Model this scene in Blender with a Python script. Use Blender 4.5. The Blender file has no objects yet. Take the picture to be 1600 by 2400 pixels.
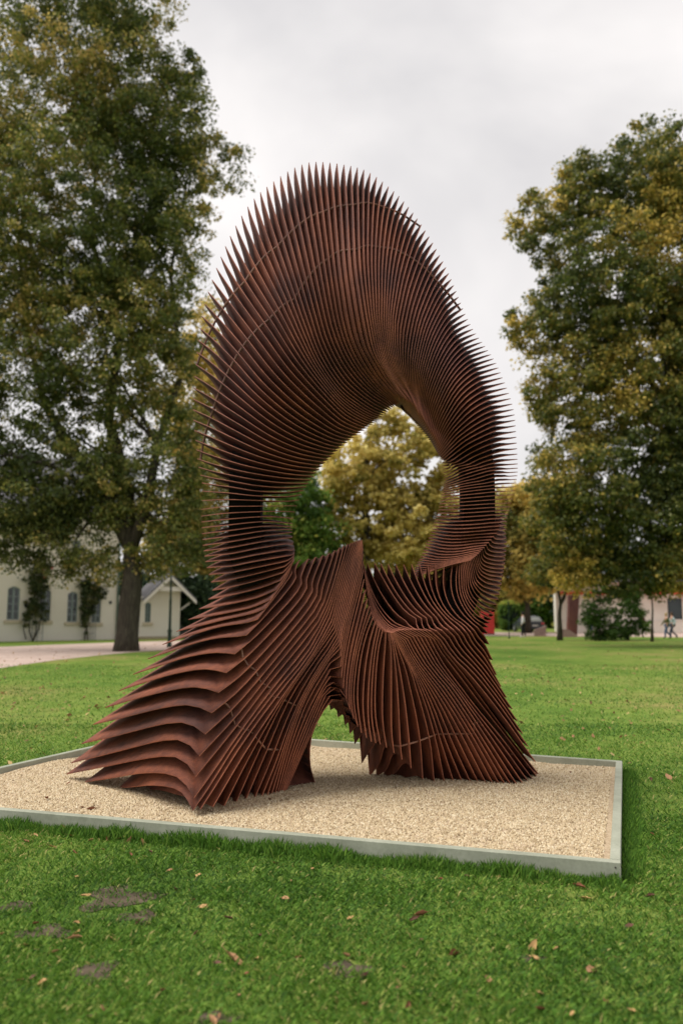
import bpy, math, random
import numpy as np
from mathutils import Vector, Matrix

random.seed(7)
RNG = np.random.default_rng(11)
scene = bpy.context.scene
COL = scene.collection

# ------------------------------------------------------------------ camera
EYE = 1.6
PITCH = math.radians(7.326)
cam_data = bpy.data.cameras.new('camera')
cam_data.sensor_fit = 'VERTICAL'
cam_data.sensor_height = 36.0
cam_data.lens = 28.0
cam_data.clip_start = 0.05
cam_data.clip_end = 2000.0
cam_data.dof.use_dof = True
cam_data.dof.focus_distance = 6.4
cam_data.dof.aperture_fstop = 1.15
cam = bpy.data.objects.new('camera', cam_data)
cam.location = (0, 0, EYE)
cam.rotation_euler = (math.radians(90) + PITCH, 0, 0)
COL.objects.link(cam)
scene.camera = cam

# ------------------------------------------------------------------ sky and sun
SUN_ELEV = math.radians(58)
SUN_AZ = math.radians(-97)       # soft light from the left
world = bpy.data.worlds.new('World')
scene.world = world
world.use_nodes = True
nt = world.node_tree
nt.nodes.clear()
w_out = nt.nodes.new('ShaderNodeOutputWorld')
w_bg = nt.nodes.new('ShaderNodeBackground')
w_sky = nt.nodes.new('ShaderNodeTexSky')
w_sky.sky_type = 'NISHITA'
w_sky.sun_disc = False
w_sky.sun_elevation = SUN_ELEV
w_sky.sun_rotation = SUN_AZ
w_tc = nt.nodes.new('ShaderNodeTexCoord')
w_map = nt.nodes.new('ShaderNodeMapping')
w_map.inputs['Scale'].default_value = (1.0, 1.0, 1.7)
w_noise = nt.nodes.new('ShaderNodeTexNoise')
w_noise.inputs['Scale'].default_value = 1.7
w_noise.inputs['Detail'].default_value = 5.0
w_noise.inputs['Roughness'].default_value = 0.5
w_noise.inputs['Distortion'].default_value = 0.35
w_ramp = nt.nodes.new('ShaderNodeValToRGB')
w_ramp.color_ramp.elements[0].position = 0.40
w_ramp.color_ramp.elements[0].color = (0.272, 0.265, 0.268, 1)
w_ramp.color_ramp.elements[1].position = 0.70
w_ramp.color_ramp.elements[1].color = (0.425, 0.407, 0.396, 1)
w_scale = nt.nodes.new('ShaderNodeVectorMath')
w_scale.operation = 'SCALE'
w_scale.inputs['Scale'].default_value = 10.0
w_mix = nt.nodes.new('ShaderNodeMix')
w_mix.data_type = 'RGBA'
w_mix.inputs['Factor'].default_value = 0.96
nt.links.new(w_tc.outputs['Generated'], w_map.inputs['Vector'])
nt.links.new(w_map.outputs['Vector'], w_noise.inputs['Vector'])
nt.links.new(w_noise.outputs['Fac'], w_ramp.inputs['Fac'])
nt.links.new(w_ramp.outputs['Color'], w_scale.inputs[0])
nt.links.new(w_sky.outputs['Color'], w_mix.inputs['A'])
nt.links.new(w_scale.outputs['Vector'], w_mix.inputs['B'])
nt.links.new(w_mix.outputs['Result'], w_bg.inputs['Color'])
w_bg.inputs['Strength'].default_value = 0.1
nt.links.new(w_bg.outputs['Background'], w_out.inputs['Surface'])

sun_data = bpy.data.lights.new('sun', 'SUN')
sun_data.energy = 1.5
sun_data.angle = math.radians(40)
sun_data.color = (1.0, 0.94, 0.86)
sun = bpy.data.objects.new('sun', sun_data)
sd = Vector((math.sin(SUN_AZ) * math.cos(SUN_ELEV), math.cos(SUN_AZ) * math.cos(SUN_ELEV), math.sin(SUN_ELEV)))
sun.rotation_euler = sd.to_track_quat('Z', 'Y').to_euler()
sun.location = (0, 0, 30)
COL.objects.link(sun)

scene.view_settings.view_transform = 'Standard'
scene.view_settings.look = 'None'
scene.view_settings.gamma = 1.0
scene.view_settings.exposure = 1.32
scene.view_settings.use_curve_mapping = False
scene.render.resolution_x = 682
scene.render.resolution_y = 1024

# ------------------------------------------------------------------ helpers
FPX = 28.0 / 36.0 * 2400


def at(x, y, dist):
    """World point seen at picture position (x, y) of the 1600 x 2400 frame, dist metres ahead."""
    rx, uy = (x - 800) / FPX, (1200 - y) / FPX
    wy = math.cos(PITCH) - uy * math.sin(PITCH)
    wz = math.sin(PITCH) + uy * math.cos(PITCH)
    k = dist / wy
    return Vector((rx * k, dist, EYE + wz * k))


def on_ground(x, y, z=0.0):
    rx, uy = (x - 800) / FPX, (1200 - y) / FPX
    wy = math.cos(PITCH) - uy * math.sin(PITCH)
    wz = math.sin(PITCH) + uy * math.cos(PITCH)
    k = (z - EYE) / wz
    return Vector((rx * k, wy * k, z))


def link(o, parent=None, label=None, category=None, group=None, kind=None):
    COL.objects.link(o)
    if parent is not None:
        o.parent = parent
    if label:
        o['label'] = label
    if category:
        o['category'] = category
    if group:
        o['group'] = group
    if kind:
        o['kind'] = kind
    return o


def mesh_obj(name, verts, faces, mat, parent=None, smooth=False, **tags):
    me = bpy.data.meshes.new(name)
    me.from_pydata([tuple(v) for v in verts], [], faces)
    if mat is not None:
        for m in (mat if isinstance(mat, (list, tuple)) else [mat]):
            me.materials.append(m)
    if smooth:
        me.polygons.foreach_set('use_smooth', [True] * len(me.polygons))
    me.update()
    return link(bpy.data.objects.new(name, me), parent, **tags)


def empty(name, loc=(0, 0, 0), **tags):
    o = bpy.data.objects.new(name, None)
    o.location = loc
    o.empty_display_size = 0.2
    return link(o, **tags)


def rebase(root):
    """Move children that were built in world space under an Empty that stands at its base."""
    inv = Matrix.Translation(root.location).inverted()
    for c in root.children:
        c.matrix_parent_inverse = inv


class MB:
    """Collects boxes, prisms, tubes and sheets into one mesh."""

    def __init__(self):
        self.v, self.f = [], []

    def poly(self, pts):
        n = len(self.v)
        self.v += [tuple(p) for p in pts]
        self.f.append(tuple(range(n, n + len(pts))))

    def box(self, x0, x1, y0, y1, z0, z1, m=None):
        n = len(self.v)
        p = [Vector((x, y, z)) for z in (z0, z1) for x, y in ((x0, y0), (x1, y0), (x1, y1), (x0, y1))]
        if m is not None:
            p = [m @ q for q in p]
        self.v += [tuple(q) for q in p]
        for q in ((0, 3, 2, 1), (4, 5, 6, 7), (0, 1, 5, 4), (1, 2, 6, 5), (2, 3, 7, 6), (3, 0, 4, 7)):
            self.f.append(tuple(n + i for i in q))
        return self

    def bevel_box(self, x0, x1, y0, y1, z0, z1, b, m=None):
        """box with chamfered long (x) edges and ends"""
        n = len(self.v)
        prof = [(y0 + b, z0), (y1 - b, z0), (y1, z0 + b), (y1, z1 - b), (y1 - b, z1), (y0 + b, z1), (y0, z1 - b), (y0, z0 + b)]
        for x in (x0, x1):
            for y, z in prof:
                q = Vector((x, y, z))
                self.v.append(tuple(m @ q if m is not None else q))
        for i in range(8):
            j = (i + 1) % 8
            self.f.append((n + i, n + 8 + i, n + 8 + j, n + j))
        self.f.append(tuple(n + i for i in range(8)))
        self.f.append(tuple(n + 15 - i for i in range(8)))
        return self

    def prism(self, outline, axis_vec):
        """outline: list of points, extruded by axis_vec"""
        n = len(self.v)
        k = len(outline)
        a = [Vector(p) for p in outline]
        e = Vector(axis_vec)
        self.v += [tuple(p) for p in a] + [tuple(p + e) for p in a]
        self.f.append(tuple(range(n, n + k)))
        self.f.append(tuple(n + 2 * k - 1 - i for i in range(k)))
        for i in range(k):
            j = (i + 1) % k
            self.f.append((n + j, n + i, n + k + i, n + k + j))
        return self

    def tube(self, pts, radii, sides=8, cap=True):
        n = len(self.v)
        pts = [Vector(p) for p in pts]
        if not hasattr(radii, '__len__'):
            radii = [radii] * len(pts)
        up = None
        for i, p in enumerate(pts):
            t = (pts[min(i + 1, len(pts) - 1)] - pts[max(i - 1, 0)])
            t = t.normalized() if t.length > 1e-9 else Vector((0, 0, 1))
            if up is None:
                up = Vector((1, 0, 0)) if abs(t.x) < 0.8 else Vector((0, 1, 0))
            a = (up - t * up.dot(t)).normalized()
            up = a
            b = t.cross(a)
            for s in range(sides):
                q = 2 * math.pi * s / sides
                self.v.append(tuple(p + (a * math.cos(q) + b * math.sin(q)) * radii[i]))
        for i in range(len(pts) - 1):
            for s in range(sides):
                s2 = (s + 1) % sides
                self.f.append((n + i * sides + s, n + i * sides + s2, n + (i + 1) * sides + s2, n + (i + 1) * sides + s))
        if cap:
            self.f.append(tuple(n + sides - 1 - s for s in range(sides)))
            self.f.append(tuple(n + (len(pts) - 1) * sides + s for s in range(sides)))
        return self

    def lathe(self, prof, centre=(0, 0, 0), sides=12):
        n = len(self.v)
        cx, cy, cz = centre
        for r, z in prof:
            for s in range(sides):
                q = 2 * math.pi * s / sides
                self.v.append((cx + r * math.cos(q), cy + r * math.sin(q), cz + z))
        for i in range(len(prof) - 1):
            for s in range(sides):
                s2 = (s + 1) % sides
                self.f.append((n + i * sides + s, n + i * sides + s2, n + (i + 1) * sides + s2, n + (i + 1) * sides + s))
        self.f.append(tuple(n + sides - 1 - s for s in range(sides)))
        self.f.append(tuple(n + (len(prof) - 1) * sides + s for s in range(sides)))
        return self

    def build(self, name, mat, parent=None, smooth=False, **tags):
        return mesh_obj(name, self.v, self.f, mat, parent, smooth, **tags)


def big_mesh(name, verts, quads=None, tris=None, mat=None, attr=None, smooth=False):
    """Fast mesh from numpy arrays; attr is a per-face random value stored as a face attribute 'tint'."""
    me = bpy.data.meshes.new(name)
    verts = np.ascontiguousarray(verts, dtype=np.float32)
    faces, size = (quads, 4) if quads is not None else (tris, 3)
    faces = np.ascontiguousarray(faces, dtype=np.int32)
    nf = len(faces)
    me.vertices.add(len(verts))
    me.vertices.foreach_set('co', verts.ravel())
    me.loops.add(nf * size)
    me.loops.foreach_set('vertex_index', faces.ravel())
    me.polygons.add(nf)
    me.polygons.foreach_set('loop_start', np.arange(0, nf * size, size, dtype=np.int32))
    me.polygons.foreach_set('loop_total', np.full(nf, size, dtype=np.int32))
    if smooth:
        me.polygons.foreach_set('use_smooth', np.ones(nf, dtype=bool))
    if attr is not None:
        a = me.attributes.new('tint', 'FLOAT', 'FACE')
        a.data.foreach_set('value', np.ascontiguousarray(attr, dtype=np.float32))
    if mat is not None:
        me.materials.append(mat)
    me.update(calc_edges=True)
    return me


# ------------------------------------------------------------------ materials
def new_mat(name, rough=0.8, color=(0.5, 0.5, 0.5), spec=0.3, metal=0.0):
    m = bpy.data.materials.new(name)
    m.use_nodes = True
    b = m.node_tree.nodes['Principled BSDF']
    b.inputs['Base Color'].default_value = (*color, 1)
    b.inputs['Roughness'].default_value = rough
    b.inputs['Specular IOR Level'].default_value = spec
    b.inputs['Metallic'].default_value = metal
    return m, m.node_tree, b


def ramp_node(t, fac, stops):
    r = t.nodes.new('ShaderNodeValToRGB')
    e = r.color_ramp.elements
    while len(e) < len(stops):
        e.new(0.5)
    for el, (p, c) in zip(e, stops):
        el.position = p
        el.color = (*c, 1)
    t.links.new(fac, r.inputs['Fac'])
    return r


def noise_node(t, scale, detail=4.0, rough=0.55, coord='Object', vec_scale=None, dist=0.0):
    tc = t.nodes.new('ShaderNodeTexCoord')
    n = t.nodes.new('ShaderNodeTexNoise')
    n.inputs['Scale'].default_value = scale
    n.inputs['Detail'].default_value = detail
    n.inputs['Roughness'].default_value = rough
    n.inputs['Distortion'].default_value = dist
    src = tc.outputs[coord]
    if vec_scale:
        mp = t.nodes.new('ShaderNodeMapping')
        mp.inputs['Scale'].default_value = vec_scale
        t.links.new(src, mp.inputs['Vector'])
        src = mp.outputs['Vector']
    t.links.new(src, n.inputs['Vector'])
    return n


def mix_node(t, a, b, fac, blend='MIX'):
    m = t.nodes.new('ShaderNodeMix')
    m.data_type = 'RGBA'
    m.blend_type = blend
    for sock, val in (('A', a), ('B', b)):
        if isinstance(val, tuple):
            m.inputs[sock].default_value = (*val, 1)
        else:
            t.links.new(val, m.inputs[sock])
    if isinstance(fac, float):
        m.inputs['Factor'].default_value = fac
    else:
        t.links.new(fac, m.inputs['Factor'])
    return m.outputs['Result']


def bump(t, b, height, strength=0.3, dist=0.01):
    n = t.nodes.new('ShaderNodeBump')
    n.inputs['Strength'].default_value = strength
    n.inputs['Distance'].default_value = dist
    t.links.new(height, n.inputs['Height'])
    t.links.new(n.outputs['Normal'], b.inputs['Normal'])


def noisy(name, stops, scale, rough=0.85, detail=5.0, bump_s=0.0, bump_d=0.01, vec_scale=None, spec=0.2, fine=None):
    m, t, b = new_mat(name, rough, spec=spec)
    n = noise_node(t, scale, detail, vec_scale=vec_scale)
    r = ramp_node(t, n.outputs['Fac'], stops)
    col = r.outputs['Color']
    if fine:
        f = noise_node(t, fine[0], 3.0)
        fr = ramp_node(t, f.outputs['Fac'], [(0.3, (1 - fine[1],) * 3), (0.7, (1 + fine[1],) * 3)])
        col = mix_node(t, col, fr.outputs['Color'], 1.0, 'MULTIPLY')
    t.links.new(col, b.inputs['Base Color'])
    if bump_s:
        bump(t, b, n.outputs['Fac'], bump_s, bump_d)
    return m


def plain(name, color, rough=0.6, spec=0.3, vary=0.08, scale=6.0):
    lo = tuple(c * (1 - vary) for c in color)
    hi = tuple(min(1, c * (1 + vary)) for c in color)
    return noisy(name, [(0.3, lo), (0.7, hi)], scale, rough, spec=spec)


def rust(name, light, mid, dark):
    m, t, b = new_mat(name, 0.78, spec=0.35)
    big = noise_node(t, 1.9, 4.0, 0.6)
    r1 = ramp_node(t, big.outputs['Fac'], [(0.34, dark), (0.5, mid), (0.66, light)])
    streak = noise_node(t, 3.0, 4.0, 0.6, vec_scale=(6, 6, 0.7))
    r2 = ramp_node(t, streak.outputs['Fac'], [(0.35, (0.72, 0.70, 0.74)), (0.65, (1.15, 1.12, 1.05))])
    c1 = mix_node(t, r1.outputs['Color'], r2.outputs['Color'], 0.8, 'MULTIPLY')
    grain = noise_node(t, 95.0, 2.0, 0.7)
    r3 = ramp_node(t, grain.outputs['Fac'], [(0.32, (0.62, 0.62, 0.66)), (0.68, (1.25, 1.2, 1.15))])
    c2 = mix_node(t, c1, r3.outputs['Color'], 0.75, 'MULTIPLY')
    # lit low plates and shaded high ones put into the colour, besides orange weathering
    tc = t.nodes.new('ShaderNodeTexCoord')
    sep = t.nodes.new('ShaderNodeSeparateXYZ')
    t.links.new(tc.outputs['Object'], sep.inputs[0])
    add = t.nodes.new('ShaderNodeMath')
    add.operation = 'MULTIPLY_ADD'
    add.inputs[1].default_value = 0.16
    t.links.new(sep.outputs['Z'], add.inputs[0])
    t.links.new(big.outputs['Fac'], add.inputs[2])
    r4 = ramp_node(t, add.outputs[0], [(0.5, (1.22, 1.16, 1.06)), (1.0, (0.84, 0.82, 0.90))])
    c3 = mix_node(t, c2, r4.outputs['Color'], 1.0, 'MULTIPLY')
    t.links.new(c3, b.inputs['Base Color'])
    bump(t, b, grain.outputs['Fac'], 0.25, 0.002)
    return m


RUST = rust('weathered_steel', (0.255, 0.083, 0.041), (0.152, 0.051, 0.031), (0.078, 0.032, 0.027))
RUST_EDGE_LIT = rust('weathered_steel_edge_lit', (0.45, 0.175, 0.10), (0.37, 0.14, 0.086), (0.26, 0.105, 0.075))  # same steel, painted brighter for the sky light the edges catch
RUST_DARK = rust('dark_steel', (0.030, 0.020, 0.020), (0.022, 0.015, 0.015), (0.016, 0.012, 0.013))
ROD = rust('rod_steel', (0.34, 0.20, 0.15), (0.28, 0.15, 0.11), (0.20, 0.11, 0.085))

GRAVEL_PALE = noisy('pale_gravel', [(0.3, (0.325, 0.234, 0.148)), (0.5, (0.487, 0.378, 0.255)), (0.72, (0.595, 0.487, 0.349))], 60, 0.9, bump_s=0.8, bump_d=0.01)
PATH_MAT = noisy('pink_gravel', [(0.3, (0.415, 0.312, 0.265)), (0.7, (0.547, 0.434, 0.377))], 1.2, 0.95, fine=(40, 0.25))


def lawn_material():
    m, t, b = new_mat('lawn', 0.95, spec=0.1)
    big = noise_node(t, 0.22, 5.0, 0.6)
    r1 = ramp_node(t, big.outputs['Fac'], [(0.36, (0.098, 0.180, 0.030)), (0.50, (0.165, 0.240, 0.048)), (0.66, (0.27, 0.25, 0.09))])
    mid = noise_node(t, 2.3, 5.0, 0.65)
    r2 = ramp_node(t, mid.outputs['Fac'], [(0.3, (0.6, 0.68, 0.55)), (0.7, (1.25, 1.2, 1.2))])
    c1 = mix_node(t, r1.outputs['Color'], r2.outputs['Color'], 0.85, 'MULTIPLY')
    fine = noise_node(t, 38.0, 3.0, 0.7)
    r3 = ramp_node(t, fine.outputs['Fac'], [(0.3, (0.5, 0.55, 0.5)), (0.7, (1.35, 1.3, 1.2))])
    c2 = mix_node(t, c1, r3.outputs['Color'], 0.8, 'MULTIPLY')
    t.links.new(c2, b.inputs['Base Color'])
    bump(t, b, fine.outputs['Fac'], 0.5, 0.02)
    return m


# ------------------------------------------------------------------ ground, paths
mesh_obj('ground', [(-420, -60, 0), (420, -60, 0), (420, 900, 0), (-420, 900, 0)], [(0, 1, 2, 3)], lawn_material(), kind='structure')


def ground_strip(name, far, near, z, mat):
    """sheet between two polylines of picture positions that lie on the ground"""
    a = [on_ground(x, y, z) for x, y in far]
    b = [on_ground(x, y, z) for x, y in near]
    n = len(a)
    return mesh_obj(name, a + b, [(n + i, n + i + 1, i + 1, i) for i in range(n - 1)], mat, kind='structure')


ground_strip('path', [(-500, 1524), (-200, 1520), (0, 1516), (130, 1511), (265, 1506), (360, 1503), (440, 1501), (520, 1499.5), (700, 1497.5)],
             [(-500, 1640), (-200, 1588), (0, 1566), (60, 1557), (130, 1547), (230, 1536), (320, 1528), (450, 1520), (700, 1509)], 0.006, PATH_MAT)
ground_strip('path', [(1000, 1482), (1200, 1482), (1600, 1482.5), (2000, 1484)], [(1000, 1489.5), (1200, 1490.5), (1600, 1493), (2000, 1497)], 0.006, PATH_MAT)

# the gravelled bed and its timber frame
FR, BR, BL, FL = (on_ground(x, y, 0.12) for x, y in ((1453, 2022), (1457, 1783), (395, 1708), (-322, 1869)))
BED_Z = 0.062


def bed_uv(u, v):
    """bilinear place in the bed: u left to right, v front to back"""
    return (FL * (1 - u) + FR * u) * (1 - v) + (BL * (1 - u) + BR * u) * v


def vnoise(x, y, seed=0):
    """value noise in numpy"""
    xi, yi = np.floor(x).astype(int), np.floor(y).astype(int)
    fx, fy = x - xi, y - yi
    fx, fy = fx * fx * (3 - 2 * fx), fy * fy * (3 - 2 * fy)

    def h(a, b):
        q = (a * 374761393 + b * 668265263 + seed * 974711) & 0x7fffffff
        q = ((q ^ (q >> 13)) * 1274126177) & 0x7fffffff
        return (q & 0xffff) / 65535.0
    return (h(xi, yi) * (1 - fx) + h(xi + 1, yi) * fx) * (1 - fy) + (h(xi, yi + 1) * (1 - fx) + h(xi + 1, yi + 1) * fx) * fy


def gravel_height(x, y):
    return BED_Z + 0.040 * (vnoise(x * 1.3 + 9, y * 1.3, 3) - 0.5) + 0.012 * (vnoise(x * 5, y * 5, 4) - 0.5)


nu, nv = 60, 40
gv, gf = [], []
for j in range(nv + 1):
    for i in range(nu + 1):
        p = bed_uv(i / nu, j / nv)
        gv.append((p.x, p.y, float(gravel_height(np.array(p.x), np.array(p.y)))))
for j in range(nv):
    for i in range(nu):
        a = j * (nu + 1) + i
        gf.append((a, a + 1, a + nu + 2, a + nu + 1))
mesh_obj('gravel_bed', gv, gf, GRAVEL_PALE, smooth=True, kind='structure')


def make_gravel(count):
    u, v = 0.018 + 0.964 * RNG.random(count), 0.026 + 0.948 * RNG.random(count)
    a = np.array([FL, FR, BL, BR])
    p = (a[0] * (1 - u)[:, None] + a[1] * u[:, None]) * (1 - v)[:, None] + (a[2] * (1 - u)[:, None] + a[3] * u[:, None]) * v[:, None]
    # more stones where they show largest
    keep = RNG.random(count) < np.clip(1.25 - (p[:, 1] - 4.8) * 0.16, 0.45, 1)
    p = p[keep]
    n = len(p)
    p[:, 2] = gravel_height(p[:, 0], p[:, 1]) + RNG.random(n) * 0.007
    octa = np.array([(1, 0, -0.5), (0, 1, -0.5), (-1, 0, -0.5), (0, -1, -0.5), (0, 0, 1)], float)
    s = np.stack([0.0090 * (0.55 + 0.9 * RNG.random(n)), 0.0066 * (0.6 + 0.8 * RNG.random(n)), 0.0075 * (0.7 + 0.7 * RNG.random(n))], 1)
    vv = octa[None] * s[:, None] * (1 + 0.35 * (RNG.random((n, 5, 1)) - 0.5))
    yaw, tilt = RNG.random(n) * 6.283, (RNG.random(n) - 0.5) * 0.9
    c, si, ct, st = np.cos(yaw), np.sin(yaw), np.cos(tilt), np.sin(tilt)
    x, y, z = vv[..., 0], vv[..., 1], vv[..., 2]
    x, z = x * ct[:, None] - z * st[:, None], x * st[:, None] + z * ct[:, None]
    x, y = x * c[:, None] - y * si[:, None], x * si[:, None] + y * c[:, None]
    verts = (np.stack([x, y, z], 2) + p[:, None]).reshape(-1, 3)
    tri = np.array([(0, 1, 4), (1, 2, 4), (2, 3, 4), (3, 0, 4)])      # the underside lies in the bed
    tris = (tri[None] + (np.arange(n) * 5)[:, None, None]).reshape(-1, 3)
    tint = np.repeat(RNG.random(n), 4)
    return verts, tris, tint


def tint_mat(name, stops, rough=0.8, translucent=0.0, spec=0.2, grain=None):
    """colour picked per face from a ramp by the 'tint' attribute"""
    m, t, b = new_mat(name, rough, spec=spec)
    at_ = t.nodes.new('ShaderNodeAttribute')
    at_.attribute_name = 'tint'
    r = ramp_node(t, at_.outputs['Fac'], stops)
    t.links.new(r.outputs['Color'], b.inputs['Base Color'])
    if translucent:
        tr = t.nodes.new('ShaderNodeBsdfTranslucent')
        t.links.new(r.outputs['Color'], tr.inputs['Color'])
        mx = t.nodes.new('ShaderNodeMixShader')
        mx.inputs[0].default_value = translucent
        out = t.nodes['Material Output']
        t.links.new(b.outputs[0], mx.inputs[1])
        t.links.new(tr.outputs[0], mx.inputs[2])
        t.links.new(mx.outputs[0], out.inputs['Surface'])
    return m


STONE_TINT = tint_mat('gravel_stones', [(0.0, (0.205, 0.144, 0.077)), (0.15, (0.373, 0.283, 0.170)), (0.5, (0.523, 0.412, 0.259)), (0.8, (0.616, 0.510, 0.340)), (1.0, (0.671, 0.594, 0.434))], 0.85)
gvv, gtt, gti = make_gravel(100000)
link(bpy.data.objects.new('gravel', big_mesh('gravel', gvv, tris=gtt, mat=STONE_TINT, attr=gti)),
     label='pale crushed stone gravel filling the timber framed bed', category='gravel', kind='stuff')

TIMBER = noisy('painted_timber', [(0.3, (0.265, 0.282, 0.217)), (0.55, (0.348, 0.365, 0.288)), (0.75, (0.410, 0.425, 0.345))], 3.0, 0.7, fine=(45, 0.08), vec_scale=(1, 1, 1), bump_s=0.1, bump_d=0.003)
SCREW = plain('screw_head', (0.06, 0.055, 0.05), 0.5)
frame_root = empty('timber_frame', (FL + FR) / 2 - Vector((0, 0, 0.12)), label='low grey green painted timber frame around the gravel bed', category='frame')


def beam(p, q, inset, w=0.062, z0=-0.03, z1=0.12, ext0=0.0, ext1=0.0):
    d = (q - p)
    L = d.length
    yaw = math.atan2(d.y, d.x)
    m = Matrix.Translation(Vector((p.x, p.y, 0))) @ Matrix.Rotation(yaw, 4, 'Z')
    # local y points to the left of p->q, the inside of the bed
    mb = MB()
    mb.bevel_box(-ext0, L + ext1, 0.0, w, z0, z1, 0.004, m)
    o = mb.build('beam', TIMBER, frame_root)
    s = MB()
    for xs in (0.03, L - 0.03):
        for zz in (0.05, 0.09):
            c = m @ Vector((xs, -0.001, zz))
            e = (m.to_3x3() @ Vector((0, -1, 0))).normalized()
            s.tube([c - e * 0.004, c + e * 0.0025], [0.0055, 0.0055], 8)
    s.build('screw', SCREW, o)
    return o


beam(FL, FR, 0)
beam(FR, BR, 0, ext0=-0.064, ext1=-0.064)
beam(BR, BL, 0)
beam(BL, FL, 0, ext0=-0.064, ext1=-0.064)
rebase(frame_root)

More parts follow.
